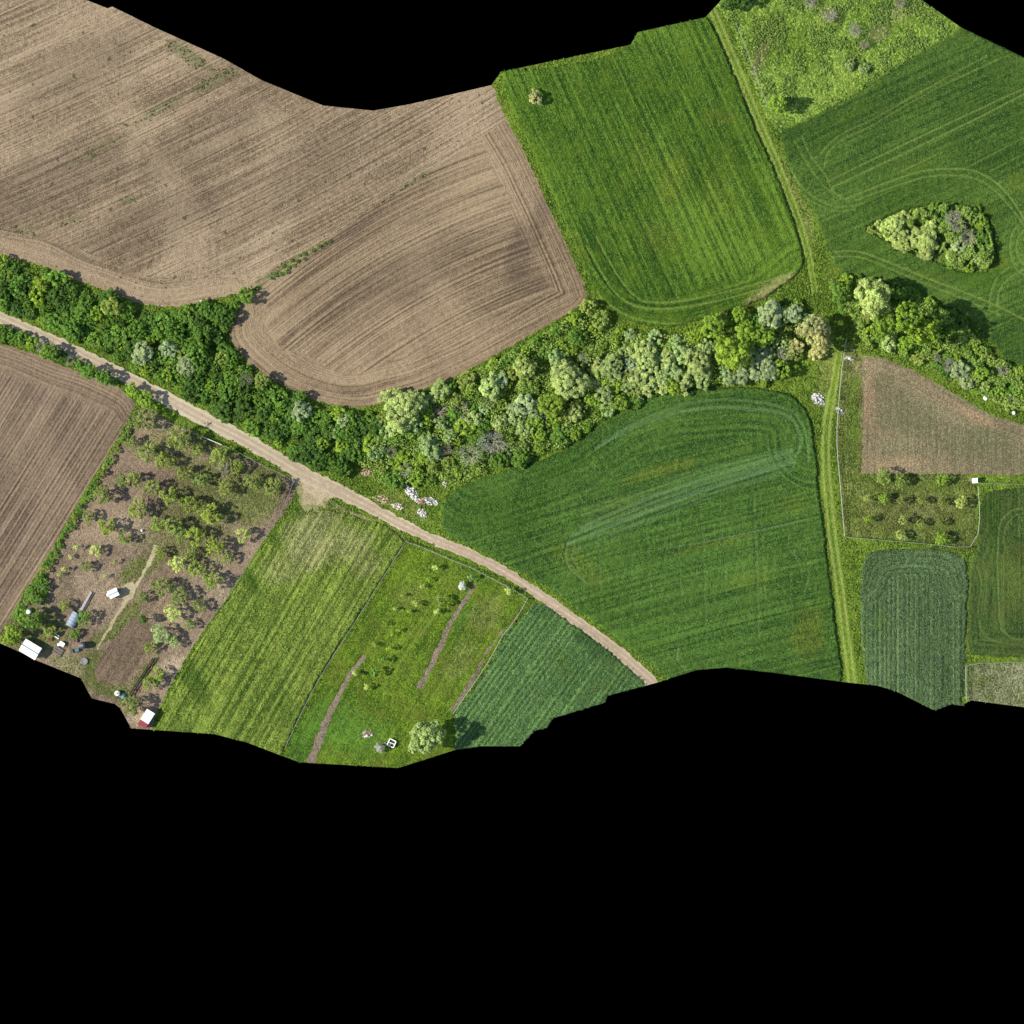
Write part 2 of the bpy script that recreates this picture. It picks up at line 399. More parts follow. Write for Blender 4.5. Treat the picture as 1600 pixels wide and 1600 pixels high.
F(name='crop_field', label='dark green crop field with looping wheel tracks, upper right', cat='field',
  poly=[(1219,207),(1330,152),(1420,94),(1504,46),(1600,90),(1690,135),(1690,640),(1650,605),(1600,576),(1570,558),(1540,530),(1500,490),(1470,477),(1420,456),(1370,440),(1322,430),(1294,398),(1278,345),(1250,295),(1228,248)], ang=27, curve=0.0002,
  mat=ground_mat('crop_dark', C(36,74,22), C(124,160,64), C(124,144,44), C(76,114,30), C(152,176,86), row=(1.5,0.014,0.45), fine=(3.3,1.06), big=(0.03,0.4), bump=(0.9,0.18), hue=(C(88,116,38),0.4)),
  h=0.42, amp=0.12, freq=1.7, third=[(1400,300,90,40,-.4,.4),(1530,420,60,40,0,.9),(1350,400,60,20,.4,.6),(1560,250,60,30,-.4,.4),(1310,190,50,20,-.5,.5)],
  alt=[(1555,408,30,14,0,.7),(1540,330,20,12,0,.5),(1440,255,40,10,-.4,.4),(1330,180,36,8,-.5,.4),(1445,430,40,9,.4,.5),(1590,285,18,24,0,.5)],
  tracks=[([(1286,262),(1290,243),(1310,222),(1360,197),(1430,156),(1560,92)],2,.6),([(1280,240),(1310,212),(1360,188),(1430,148),(1540,88)],2,.7),([(1290,285),(1395,234),(1500,184),(1600,138),(1690,98)],2.2,.9),
   ([(1300,292),(1432,230),(1520,188),(1600,147),(1690,106)],2.2,1.0),([(1317,312),(1360,295),(1400,280),(1437,268),(1482,264),(1520,267),(1550,282),(1575,306),(1600,345),(1640,420)],2.6,1.0),
   ([(1335,314),(1400,290),(1445,277),(1487,274),(1522,279),(1555,300),(1600,355),(1630,410)],2.2,.8),([(1236,268),(1248,288),(1275,312),(1310,324),(1345,318)],2.2,.7),([(1240,290),(1262,312),(1300,330),(1335,328)],2,.6),
   ([(1252,213),(1266,246),(1290,276),(1300,300),(1325,315)],2,.7),([(1240,220),(1256,250),(1285,290),(1310,312),(1345,306)],2,.6),([(1302,394),(1337,393),(1403,417),(1450,436),(1500,455),(1545,473),(1600,500)],2.6,1.0),
   ([(1300,402),(1340,402),(1400,425),(1450,446),(1500,466),(1560,492)],2.2,.8),([(1545,478),(1548,452),(1562,428),(1600,404)],2,.7),([(1556,480),(1560,455),(1574,436),(1600,420)],2,.7),([(1640,360),(1600,340),(1580,365),(1578,400),(1590,425),(1620,440)],2,.7),
   ([(1640,372),(1606,352),(1590,370),(1588,398),(1600,416)],2,.6),([(1510,262),(1600,215),(1690,170)],1.8,.7),([(1545,268),(1600,240),(1690,195)],1.8,.6),([(1400,272),(1455,245)],1.8,.6)])
F(name='grass_island', label='low green grass patch under the tree island in the upper right crop', cat='grass',
  poly=[(1352,358),(1376,344),(1410,330),(1450,320),(1490,318),(1525,326),(1545,345),(1552,375),(1560,405),(1545,425),(1500,424),(1470,412),(1430,396),(1390,378)], ang=0,
  mat=ground_mat('island_grass', C(48,84,20), C(132,164,52), C(150,160,50), C(60,100,24), C(96,140,30), row=(0.8,0.3,0.2), fine=(2.4,1.50), bump=(0.9,0.25)), h=0.05, amp=0.2, freq=1.0, alt=[(1540,410,26,14,0,.7)])
# --- central wheat
WBANDS = []
for k, s in enumerate([.3,.55,.25,.7,.45,.6,.2,.5,.35]):
    o = (k - 4) * 7.0
    WBANDS.append(([(905 + k * 3, 826 + o), (985 + k, 797 + o), (1105, 754 + o * .9), (1180, 732 + o * .8), (1238, 716 + o * .7)], 2.4, s))
for k, (x, s) in enumerate([(935,.3),(985,.4),(1012,.3),(1060,.35),(1098,.45),(1130,.3),(1180,.5),(1190,.3),(1232,.35)]):
    WBANDS.append(([(x - 6, 730 + (k % 3) * 30), (x, 850), (x + 5, 1000 - (k % 2) * 50)], 2.2, s * .6))
F(name='wheat_field', label='large triangular dark green wheat field between road and thicket', cat='field',
  poly=[(692,806),(688,794),(705,772),(740,752),(800,732),(850,716),(885,700),(930,668),(975,640),(1030,616),(1080,607),(1140,605),(1200,608),(1240,620),(1262,645),(1272,690),(1280,770),(1290,850),(1303,960),(1317,1064),
        (1200,1050),(1135,1043),(1088,1047),(1046,1060),(1000,1026),(930,972),(865,924),(800,886),(740,855),(702,836),(690,822)], ang=17.5, curve=0.0006,
  mat=ground_mat('wheat', C(32,74,20), C(120,162,66), C(132,146,48), C(82,122,34), C(138,176,116), row=(1.2,0.014,0.7), fine=(3.1,1.19), big=(0.028,0.4), bump=(0.9,0.2), hue=(C(92,124,44),0.45)),
  h=0.58, amp=0.15, freq=1.6, head=([(740,752),(800,732),(850,716),(885,700),(930,668),(975,640),(1030,616),(1080,607),(1140,605),(1200,608),(1240,620),(1262,645),(1272,690)],11.0),
  alt=[(1030,735,70,12,-.3,.7),(1110,850,80,9,-.2,.5),(1260,990,30,50,.2,.9),(1170,905,40,16,-.2,.4),(1160,700,14,10,0,.4),(1240,790,30,16,-.2,.5),(900,880,60,24,.6,.5),(960,790,50,20,-.3,.3)],
  third=[(790,800,90,50,-.3,.6),(930,960,40,60,.9,.6),(1290,900,12,90,.1,.7),(880,730,60,16,-.4,.6),(1000,980,50,50,0,.4)],
  tracks=WBANDS + [([(890,838),(980,801),(1105,754),(1180,733),(1240,714),(1250,695),(1245,668),(1228,650),(1170,639),(1080,640),(1000,664),(930,700)],5,.6),([(885,850),(990,808),(1110,763),(1240,722)],5,.8),([(905,826),(975,793),(1105,746),(1235,706)],5,.7),
          ([(900,858),(1000,818),(1115,776),(1235,734)],3,.4),([(1039,857),(1110,845),(1180,830),(1260,812)],1.8,.8),([(888,845),(882,866),(890,890),(912,908)],2.4,.6),([(897,850),(892,868),(902,888)],2.2,.5),([(940,690),(1010,652),(1090,628),(1180,628),(1238,645),(1258,680),(1262,720)],4,.5),
          ([(1240,850),(1258,875),(1262,900),(1255,930)],2,.4),([(1230,855),(1248,880),(1252,905)],2,.35),([(1060,1008),(1056,1030),(1070,1048)],2,.5),([(1240,1025),(1270,1040),(1290,1062)],2,.4)], hgrid=[(1235,700,1240,1050),(1250,720,1262,1050)])
# --- right side
F(name='garden_strip', label='overgrown narrow garden strip beside the right-hand track', cat='garden',
  poly=[(1322,530),(1340,545),(1346,556),(1346,742),(1522,745),(1526,850),(1516,857),(1460,851),(1390,845),(1319,838),(1311,740),(1307,690),(1311,620),(1317,560)], ang=90,
  mat=ground_mat('garden_weeds', C(72,94,32), C(176,186,96), C(108,142,40), C(170,154,112), C(120,150,50), row=(0.8,0.3,0.2), fine=(2.7,1.50), big=(0.05,0.5), bump=(0.9,0.2), hue=(C(136,152,66),0.6)), h=0.05, amp=0.16, freq=1.2,
  alt=[(1332,640,9,90,0,1.0),(1330,800,14,40,0,.7),(1360,748,60,6,0,.8),(1400,845,100,6,.05,.8),(1480,760,40,12,0,.6)], third=[(1430,800,80,30,0,.35),(1335,575,14,18,0,.9)])
F(name='sown_field', label='sparsely sprouting brown field below the right-hand thicket', cat='field',
  poly=[(1347,556),(1380,561),(1432,582),(1485,612),(1540,644),(1600,664),(1690,694),(1690,742),(1600,742),(1440,741),(1347,740)], ang=90,
  mat=soil('sown_soil', C(112,100,72), C(198,177,138), row=(1.6,0.05,0.3), fine=(3.7,1.12), big=(0.04,0.4), alt=C(118,130,86), third=C(198,164,126), speck=(C(96,106,66),2.6,0.55,0.6), bump=(0.7,0.1), period=(0.8,0.05)), h=0.02, amp=0.05, freq=1.8,
  alt=[(1420,650,70,40,.3,.6),(1520,690,80,36,0,.7),(1380,600,24,14,0,.5),(1590,720,60,20,0,.5),(1400,700,40,20,0,.35)], third=[(1360,620,12,60,0,.8),(1530,655,60,9,.5,.9),(1400,725,60,12,0,.5)], head=([(1347,556),(1380,561),(1432,582),(1485,612),(1540,644),(1600,664),(1690,694)],5.0))
F(name='crop_field', label='blue-green row crop with arched rows, lower right', cat='field',
  poly=[(1346,905),(1350,878),(1358,864),(1380,859),(1440,858),(1488,862),(1506,872),(1511,895),(1510,960),(1506,1030),(1503,1103),(1488,1100),(1460,1110),(1400,1080),(1370,1071),(1354,1069),(1346,1000)], ang=90,
  mat=ground_mat('row_crop', C(40,72,32), C(146,176,112), C(104,138,54), C(60,90,48), C(120,150,80), row=(1.5,0.012,0.6), fine=(3.3,1.12), big=(0.04,0.3), bump=(0.9,0.2), period=(0.95,0.08), hue=(C(98,128,66),0.5)), h=0.36, amp=0.12, freq=1.8,
  alt=[(1378,970,14,30,0,.7),(1352,1010,6,60,0,.7),(1360,880,16,10,0,.8)], head=([(1345,905),(1352,885),(1366,868),(1395,859),(1440,858),(1480,864),(1502,880),(1510,905)],6.0))
F(name='crop_field', label='green crop field with rounded wheel tracks at the right edge', cat='field',
  poly=[(1530,795),(1545,768),(1600,762),(1690,762),(1690,1032),(1600,1028),(1510,1022),(1512,960),(1514,900),(1520,870),(1528,852)], ang=90,
  mat=ground_mat('crop_right', C(34,64,22), C(112,138,64), C(126,136,52), C(80,116,34), C(140,164,86), row=(1.6,0.012,0.6), fine=(3.1,1.00), big=(0.04,0.35), bump=(0.9,0.2), period=(1.1,0.06), hue=(C(104,110,50),0.4)), h=0.42, amp=0.12, freq=1.7,
  tracks=[([(1690,796),(1600,794),(1578,798),(1564,812),(1558,850),(1560,950),(1564,984),(1578,997),(1600,999),(1690,1000)],2.2,.8),([(1690,804),(1600,802),(1584,806),(1572,818),(1566,850)],2,.5),([(1524,885),(1532,905),(1527,960),(1532,986),(1547,1000),(1600,1007),(1690,1008)],2,.6),([(1534,885),(1540,910),(1536,960)],1.8,.4)],
  third=[(1545,790,24,20,0,.9),(1550,830,14,60,0,.5)], alt=[(1590,900,30,60,0,.4)], head=([(1528,852),(1514,900),(1510,1022),(1690,1032)],6))
F(name='hay_plot', label='fenced pale straw-green plot at the lower right corner', cat='field',
  poly=[(1509,1038),(1600,1036),(1690,1036),(1690,1116),(1600,1105),(1516,1094),(1508,1099)], ang=80,
  mat=ground_mat('straw_green', C(92,104,56), C(204,204,154), C(96,130,40), C(110,130,60), C(150,170,90), row=(1.0,0.1,0.3), fine=(2.9,1.38), bump=(0.9,0.2)), h=0.05, amp=0.15, freq=1.4, alt=[(1515,1060,9,30,0,.9)])
# --- lower left plots
F(name='orchard_ground', label='brown tilled orchard plot with dappled shade below the road', cat='orchard',
  poly=[(216,640),(232,636),(255,653),(290,670),(330,690),(400,722),(440,740),(464,752),(456,782),(430,820),(404,856),(366,916),(310,997),(272,1060),(246,1112),(236,1139),(205,1138),(188,1107),(180,1100),(143,1091),(127,1060),(60,1033),(30,1018),(0,1005),(4,985),(30,945),(66,898),(100,840),(140,772),(176,710)], ang=58,
  mat=soil('orchard_soil', C(108,92,75), C(196,170,140), row=(0.9,0.06,0.3), fine=(3.1,1.06), big=(0.05,0.5), alt=C(122,140,62), third=C(204,182,150), speck=(C(108,116,62),1.6,0.62,0.5), bump=(0.8,0.12), hue=(C(176,148,126),0.4)), h=0.02, amp=0.07, freq=1.5,
  alt=[(400,775,60,40,-.9,1.2),(330,770,70,70,-.9,.9),(300,830,70,60,0,.7),(270,700,60,36,.4,.65),(110,1040,40,18,.4,.6),(210,890,14,36,.9,1.2),(235,885,12,40,.9,1.0),(175,985,14,60,.95,1.2),(150,1050,30,40,0,1.0),(170,1075,40,16,.2,1.3),(225,1050,8,40,.7,1.2),(70,980,30,40,0,.9),(430,760,20,10,.4,.8),(330,695,60,8,.45,1.1),(300,720,12,40,.8,.5),(30,985,30,40,.8,1.0),(100,985,24,20,0,.6),(255,830,30,60,.9,.45),(320,870,40,40,0,.3),(205,955,14,26,.9,.9),(60,1000,40,16,.4,.8)],
  third=[(330,920,40,60,-.95,.7),(200,830,60,40,0,.4),(300,950,20,50,.9,.7),(150,920,60,60,0,.35),(270,1040,30,14,-.4,.9),(110,1040,30,14,.4,.7),(215,1120,20,16,.4,.9)])
F(name='rough_grass_field', label='striped yellow-green rough grass field between the orchard and the fenced plot', cat='field',
  poly=[(462,795),(476,800),(505,797),(530,800),(570,812),(605,822),(632,846),(598,902),(560,962),(530,1008),(490,1074),(440,1180),(385,1160),(335,1147),(240,1140),(252,1112),(278,1062),(314,1000),(370,918),(408,860),(434,824)], ang=60,
  mat=ground_mat('rough_grass', C(56,90,14), C(182,204,86), C(190,182,128), C(70,110,26), C(180,190,88), row=(1.2,0.02,0.95), fine=(2.9,1.25), big=(0.03,0.3), bump=(0.9,0.2), hue=(C(112,138,48),0.4)), h=0.48, amp=0.18, freq=1.2,
  alt=[(480,850,50,50,0,.9),(540,850,50,36,0,.7),(500,810,40,20,0,.8),(570,880,30,30,0,.5),(440,890,40,30,0,.5)], third=[(385,900,14,50,-.6,1.0),(300,1060,20,60,-.55,.9),(420,830,14,30,-.5,1.0),(460,1120,24,60,-.5,.6)],
  tracks=[([(560,880),(500,985),(440,1080),(400,1160)],3,.5),([(590,880),(530,975),(470,1080),(430,1150)],2.5,.55),([(480,930),(420,1030),(360,1130)],3,.4),([(430,930),(370,1030),(310,1120)],3,.35)])
F(name='grass_plot', label='fenced mown green plot with saplings and narrow garden beds', cat='garden',
  poly=[(634,847),(668,859),(700,874),(735,888),(770,906),(800,922),(822,936),(802,971),(788,986),(768,1025),(738,1070),(704,1118),(712,1150),(710,1172),(622,1200),(467,1191),(442,1180),(492,1075),(532,1009),(562,963),(600,903)], ang=58,
  mat=ground_mat('mown_grass', C(54,90,12), C(150,180,50), C(160,154,96), C(92,140,46), C(150,172,74), row=(1.0,0.04,0.45), fine=(2.9,1.25), big=(0.05,0.4), bump=(0.8,0.16), hue=(C(122,126,48),0.5)), h=0.04, amp=0.10, freq=1.6,
  alt=[(760,960,30,40,.6,.5),(720,1030,24,40,.6,.5),(640,930,30,24,0,.3)], third=[(520,1130,60,50,0,.9),(470,1160,30,40,0,1),(720,970,10,30,.5,.8),(560,1150,70,40,0,.7),(740,900,30,12,.4,.7)],
  tracks=[([(706,880),(680,935),(645,985),(618,1020),(606,1050),(602,1090)],3.2,.6),([(714,886),(690,940),(655,995),(628,1030),(614,1060)],3.2,.55)])
F(name='crop_field', label='blue-green row crop in the corner below the road', cat='field',
  poly=[(833,944),(848,944),(880,956),(925,990),(965,1022),(1000,1050),(1018,1069),(950,1087),(945,1098),(865,1122),(855,1137),(835,1142),(813,1166),(750,1166),(710,1172),(712,1140),(710,1120),(742,1074),(772,1028),(792,990),(808,974)], ang=54,
  mat=ground_mat('row_crop_blue', C(50,94,36), C(150,194,104), C(104,138,54), C(66,106,46), C(120,150,80), row=(1.3,0.012,0.5), fine=(3.3,1.06), big=(0.04,0.3), bump=(0.9,0.2), period=(1.0,0.14), hue=(C(88,124,66),0.4)), h=0.36, amp=0.12, freq=1.8,
  alt=[(880,1040,16,34,-.6,.8),(935,1075,40,10,-.4,.8),(960,1040,30,14,.7,.6)], third=[(930,1010,50,18,.7,1.0),(845,955,22,14,0,.7)],
  tracks=[([(880,1085),(905,1050),(915,1020),(905,1000)],2.2,.4)])
# --- roads, tracks, beds
F(name='tilled_plot', label='bare tilled brown rectangle in the lower orchard', cat='garden bed',
  poly=[(146,1046),(172,1010),(206,968),(222,962),(240,978),(238,1000),(218,1034),(196,1070),(172,1070),(150,1062)], ang=58,
  mat=soil('tilled_soil', C(92,77,61), C(168,144,116), row=(1.6,0.03,0.4), fine=(3.4,0.9), big=(0.05,0.3), bump=(0.8,0.12)), h=0.03, amp=0.06, freq=1.6)
def bed(pts, w, label):
    F(name='garden_bed', label=label, cat='garden bed', poly=ribbon(pts, w), raw=True, ang=58, mat='BED', h=0.04, amp=0.10, freq=2.0)
BEDMAT = soil('bed_soil', C(112,100,86), C(206,186,158), row=(1.0,0.1,0.3), fine=(3.7,1.50), bump=(0.9,0.15), hue=(C(196,168,138),0.4))
bed([(745,911),(722,946),(698,985),(690,1007),(653,1076)], [5,7,8,8], 'long narrow brown garden bed down the middle of the grass plot')
bed([(788,982),(770,1006),(757,1024),(745,1050),(731,1072),(706,1110)], [2.5,3,4,6,6,5], 'thin brown garden bed along the pale right-hand fence')
bed([(570,1026),(549,1052),(532,1083),(512,1122),(484,1194)], [6,7,9,12,13], 'broad grey-brown garden bed running off the lower edge')
F(name='dirt_turnout', label='sandy dirt turnout at the bend of the road', cat='dirt',
  poly=[(456,746),(470,736),(500,748),(530,764),(521,777),(513,782),(509,795),(500,790),(494,803),(486,794),(478,800),(468,786),(466,770)], ang=60,
  mat=soil('turnout_dirt', C(176,154,120), C(226,206,168), row=(0.8,0.05,0.3), fine=(2.9,1.00), alt=C(134,146,78), bump=(0.4,0.08)), h=0.0, amp=0.04, freq=1.5, alt=[(490,798,34,12,0,1.6),(468,772,7,26,0,1.2),(512,786,10,10,0,1.0),(484,780,14,8,.6,.5)])
F(name='dirt_path', label='thin pale footpath through the orchard past the white hut', cat='path',
  poly=ribbon([(243,853),(240,866),(233,880),(222,900),(205,925),(193,945),(180,965),(165,992),(150,1014)], [9,5,4,5,6,5,4,4,3]), raw=True, ang=60, mat='PATH', h=0.0, amp=0.02, freq=2.0)
F(name='dirt_yard', label='sandy pad in front of the small white hut', cat='dirt', poly=[(190,918),(206,908),(212,922),(204,936),(196,941),(186,932)], ang=0, mat='PATH', h=0.0, amp=0.02, freq=2.0)
PATHMAT = soil('path_dirt', C(166,152,112), C(212,198,160), row=(0.8,0.3,0.2), fine=(2.9,0.86), bump=(0.4,0.06))
F(name='grassy_track', label='two-rut grassy farm track up to the meadow', cat='track', poly=ribbon(TRACK1, [17,17,16,16,15,14,12,9]), raw=True, ang=66, track_line=TRACK1,
  mat=ground_mat('track_grass', C(72,110,20), C(142,176,50), C(150,150,92), C(70,104,24), C(196,196,112), row=(0.8,0.05,0.4), fine=(2.9,1.19), bump=(0.7,0.14)), h=0.03, amp=0.08, freq=1.6, ruts=(4.4,[1.5],.7))
F(name='grassy_track', label='two-rut grassy farm track down past the wheat field', cat='track', poly=ribbon(TRACK2, [10,14,17,18,18,18,19,19,19]), raw=True, ang=95, track_line=TRACK2,
  mat='TRK', h=0.03, amp=0.08, freq=1.6, ruts=(4.8,[1.6],.75))
F(name='road', label='pale sandy unpaved road crossing from left edge to lower middle', cat='road', poly=ribbon(ROAD, [17,17,18,18,19,19,20,22,22,22,22,23,20,17,16,16,15,15,15,15,16,16,17]), raw=True, ang=-27, track_line=ROAD,
  mat=ground_mat('road_dirt', C(188,170,140), C(236,220,190), C(214,190,158), C(216,196,168), C(172,150,122), row=(0.9,0.03,0.45), fine=(2.3,0.62), big=(0.05,0.3), bump=(0.3,0.05), speck=(C(160,140,112),1.6,0.70,0.5)), h=0.0, amp=0.03, freq=1.2, alt=[(760,880,330,130,.55,1.1)], ruts=(4.0,[2.6],.75), follow=True)
MATS = {'BED': BEDMAT, 'PATH': PATHMAT}
for f in FIELDS:
    if f.get('mat') == 'TRK': f['mat'] = MATS_TRK
    elif isinstance(f.get('mat'), str): f['mat'] = MATS[f['mat']]
    elif f['name'] == 'grassy_track': MATS_TRK = f['mat']
VERGE = dict(name='ground', poly=OUTLINE, raw=True, ang=20, mat=ground_mat('verge_grass', C(54,88,16), C(160,192,64), C(176,178,98), C(28,50,12), C(200,180,138), row=(0.8,0.3,0.2), fine=(2.6,1.50), big=(0.05,0.4), bump=(0.9,0.2), hue=(C(134,156,58),0.5)),
  tracks=[([(516,784),(545,800),(575,811),(604,824),(630,840)],5,.95),([(510,790),(530,800),(560,815)],3,.7),([(1222,245),(1240,290),(1268,345)],3,.4)], alt=[(1250,330,14,70,-.35,.6),(1290,585,20,60,.15,.6),(630,790,50,24,.5,.5)], h=0.0, amp=0.16, freq=1.2, label='grassy ground and verges under hedges and between fields', cat='ground')

def densify(p, step=3.0):
    out = []
    for k in range(len(p)):
        a, c = np.array(p[k]), np.array(p[(k + 1) % len(p)]); m = max(1, int(np.linalg.norm(c - a) / step))
        out += [tuple(a + (c - a) * j / m) for j in range(m)]
    return out
# ---- one regular grid, every cell handed to the field it lies in; border vertices pulled onto the traced border
CELL = 0.23
gx0, gy1 = W(-92, -92); gx1, gy0 = W(1692, 1203)
NX = int((gx1 - gx0) / CELL) + 1; NY = int((gy1 - gy0) / CELL) + 1
cx = gx0 + (np.arange(NX) + 0.5) * CELL; cy = gy0 + (np.arange(NY) + 0.5) * CELL
CX, CY = np.meshgrid(cx, cy, indexing='ij')
allf = [VERGE] + FIELDS
cls = np.full((NX, NY), -1, int)
polys = []
for i, f in enumerate(allf):
    pp = f['poly'] if i == 0 else [(x + 3.2 * (vnoise(x / 7., y / 7., 21) - .5) + 2.4 * (vnoise(x / 2.7, y / 2.7, 24) - .5), y + 3.2 * (vnoise(x / 7., y / 7., 22) - .5) + 2.4 * (vnoise(x / 2.7, y / 2.7, 23) - .5)) for x, y in (densify(f['poly']) if f.get('raw') else smooth(f['poly'], step=3.0))]
    if i > 0:       # where a field runs off the surveyed land it simply reaches the edge
        ax = np.array([p[0] for p in pp]); ay = np.array([p[1] for p in pp])
        dd, qx, qy = seg_dist(ax, ay, OUTLINE, True); sgn = np.where(inside(ax, ay, OUTLINE), 1, -1); dd = np.maximum(dd, 1e-3)
        m = dd < 5.5
        ax = np.where(m, qx + sgn * (qx - ax) / dd * 7, ax); ay = np.where(m, qy + sgn * (qy - ay) / dd * 7, ay)
        pp = list(zip(ax.tolist(), ay.tolist()))
    wp = [W(*p) for p in pp]; polys.append(wp)
    xs = [p[0] for p in wp]; ys = [p[1] for p in wp]
    a0 = max(0, int((min(xs) - gx0) / CELL) - 1); a1 = min(NX, int((max(xs) - gx0) / CELL) + 2)
    b0 = max(0, int((min(ys) - gy0) / CELL) - 1); b1 = min(NY, int((max(ys) - gy0) / CELL) + 2)
    sub = cls[a0:a1, b0:b1]
    m = inside(CX[a0:a1, b0:b1], CY[a0:a1, b0:b1], wp)
    if i > 0: m &= sub >= 0
    sub[m] = i
# vertices
VX, VY = np.meshgrid(gx0 + np.arange(NX + 1) * CELL, gy0 + np.arange(NY + 1) * CELL, indexing='ij')
pad = np.full((NX + 2, NY + 2), -1, int); pad[1:-1, 1:-1] = cls
n4 = np.stack([pad[:-1, :-1], pad[1:, :-1], pad[:-1, 1:], pad[1:, 1:]])
hi = n4.max(0); lo = n4.min(0); border = (hi != lo)
for i in range(len(allf)):
    m = border & (hi == i) & (lo >= 0)
    if i == 0: m = border & (lo == -1)
    idx = np.nonzero(m)
    if len(idx[0]) == 0: continue
    d, qx, qy = seg_dist(VX[idx], VY[idx], polys[i], True)
    ok = d < CELL * 1.3
    ix = (idx[0][ok], idx[1][ok])
    VX[ix] = qx[ok]; VY[ix] = qy[ok]

TW, TS = 0.9, 0.85
def soft(X, Y, lst):
    r = np.zeros_like(X)
    for (px, py, rx, ry, a, s) in lst:
        x, y = W(px, py); dx = X - x; dy = -(Y - y); ca, sa = math.cos(a), math.sin(a)
        u = (dx * ca + dy * sa) / (rx * S); v = (-dx * sa + dy * ca) / (ry * S)
        q = np.sqrt(u * u + v * v) + 0.5 * (fbm(X / 3.0, Y / 3.0, int(px) % 13, 3) - 0.5)
        r = np.maximum(r, s * (1 - sstep(0.45, 1.15, q))) if s > 0 else r + s * (1 - sstep(0.45, 1.15, q)) * (r > 0)
    return np.clip(r, 0, 1)

RING = np.full(border.shape, 5.0); RING[border] = 0
for k in range(1, 5):
    g = np.pad(RING, 1, constant_values=9)
    nb = np.minimum(np.minimum(g[:-2, 1:-1], g[2:, 1:-1]), np.minimum(g[1:-1, :-2], g[1:-1, 2:]))
    RING = np.minimum(RING, nb + 1)
CLS_EDGE = {}
for i, f in enumerate(allf):
    cells = np.nonzero(cls == i)
    if len(cells[0]) == 0: continue
    a, b = cells; st = NY + 1
    q = np.stack([a * st + b, (a + 1) * st + b, (a + 1) * st + b + 1, a * st + b + 1], 1)
    used, inv = np.unique(q.ravel(), return_inverse=True)
    X = VX.ravel()[used]; Y = VY.ravel()[used]; bd = border.ravel()[used]
    dist = RING.ravel()[used] * CELL
    ang = math.radians(f['ang']); ca, sa = math.cos(ang), math.sin(ang)
    ox, oy = W(*f.get('org', (800, 800)))
    v = (X - ox) * ca + (Y - oy) * sa; u = -(X - ox) * sa + (Y - oy) * ca
    if f.get('curve'): u = u + f['curve'] * v * v
    track = np.zeros_like(X)
    for (pts, w, s) in f.get('tracks', []):
        dd = seg_near(X, Y, [W(*p) for p in smooth(pts, closed=False, step=10)], 1.5)
        w = w * TW
        track = np.maximum(track, s * TS * (1 - sstep(w * S * 0.5 - 0.06, w * S * 0.5 + 0.16, dd)))
    if f.get('track_line'):
        dd = seg_dist(X, Y, [W(*p) for p in smooth(f['track_line'], closed=False)])[0]
        off, ws, s = f['ruts']
        track = np.maximum(track, s * (1 - sstep(ws[0] * S * 0.5, ws[0] * S * 0.5 + 0.35, np.abs(dd - off * S))))
        if f.get('follow'): u = dd
    hm = np.zeros_like(X); u2 = u
    if f.get('head'):
        hp = [W(*p) for p in smooth(f['head'][0], closed=False)]
        dd = seg_near(X, Y, hp, f['head'][1] + 3)
        ww = f['head'][1] + 2.0 * (vnoise(X / 5.0, Y / 5.0, 4) - 0.5)
        hm = (1 - sstep(-0.5, 0.5, dd - ww)) * (0.95 - 0.35 * fbm(X / 6, Y / 6, 12, 2)); u2 = dd + 0.9 * (vnoise(X / 9., Y / 9., 14) - .5)
    alt = soft(X, Y, f.get('alt', [])); third = soft(X, Y, f.get('third', []))
    if f.get('lightedge'): track = np.maximum(track, f['lightedge'] * (1 - sstep(2.0, 6.0, dd)))
    e = sstep(0.0, 0.32 if f['h'] > .3 else 0.7, dist)
    rough = fbm(X * f['freq'], Y * f['freq'], i + 1, 3) - 0.5
    z = macro(X, Y) + e * (f['h'] + f['amp'] * 2 * rough) * (1 - 0.75 * np.clip(track, 0, 1))
    CLS_EDGE[i] = f
    me = bpy.data.meshes.new(f['name'])
    nv = len(used); nf = len(a)
    me.vertices.add(nv); me.vertices.foreach_set('co', np.stack([X, Y, z], 1).ravel())
    me.loops.add(nf * 4); me.loops.foreach_set('vertex_index', inv.astype(np.int32).ravel())
    me.polygons.add(nf); me.polygons.foreach_set('loop_start', np.arange(0, nf * 4, 4, dtype=np.int32))
    me.update(calc_edges=True)
    me.polygons.foreach_set('use_smooth', np.ones(nf, bool))
    at = me.attributes.new('rowco', 'FLOAT_VECTOR', 'POINT'); at.data.foreach_set('vector', np.stack([u, v, dist], 1).ravel())
    at = me.attributes.new('headco', 'FLOAT_VECTOR', 'POINT'); at.data.foreach_set('vector', np.stack([u2, v, hm], 1).ravel())
    at = me.attributes.new('mask', 'FLOAT_VECTOR', 'POINT'); at.data.foreach_set('vector', np.stack([track, alt, third], 1).ravel())
    me.materials.append(f['mat']); me.validate()
    tag(link(f['name'], me), f['label'], f['cat'], kind='structure')

# earth under the surface, so that the ground has a thickness
mb = MB(); op = [W(*p) for p in OUTLINE]
n = len(op)
mb.add([(x, y, -0.75) for x, y in op] + [(x * 1.0, y, -2.2) for x, y in op],
       [tuple(range(n))[::-1], tuple(range(n, 2 * n))] + [(k, (k + 1) % n, n + (k + 1) % n, n + k) for k in range(n)])
tag(mb.build('subsoil', plain('earth', C(70,56,42), 0.95)), 'bare brown earth below the turf', 'earth', kind='structure')

def in_cls(names, n, dens=None, seed=0, erode=0):
    """random points on the given kinds of ground"""
    ids = [i for i, f in enumerate(allf) if f['name'] in names or f['label'] in names]
    m = np.isin(cls, ids)
    a, b = np.nonzero(m)
    r = np.random.default_rng(seed)
    k = r.integers(0, len(a), n)
    x = gx0 + (a[k] + r.random(n)) * CELL; y = gy0 + (b[k] + r.random(n)) * CELL
    if dens is not None:
        keep = r.random(n) < dens(x, y); x, y = x[keep], y[keep]
    return x, y
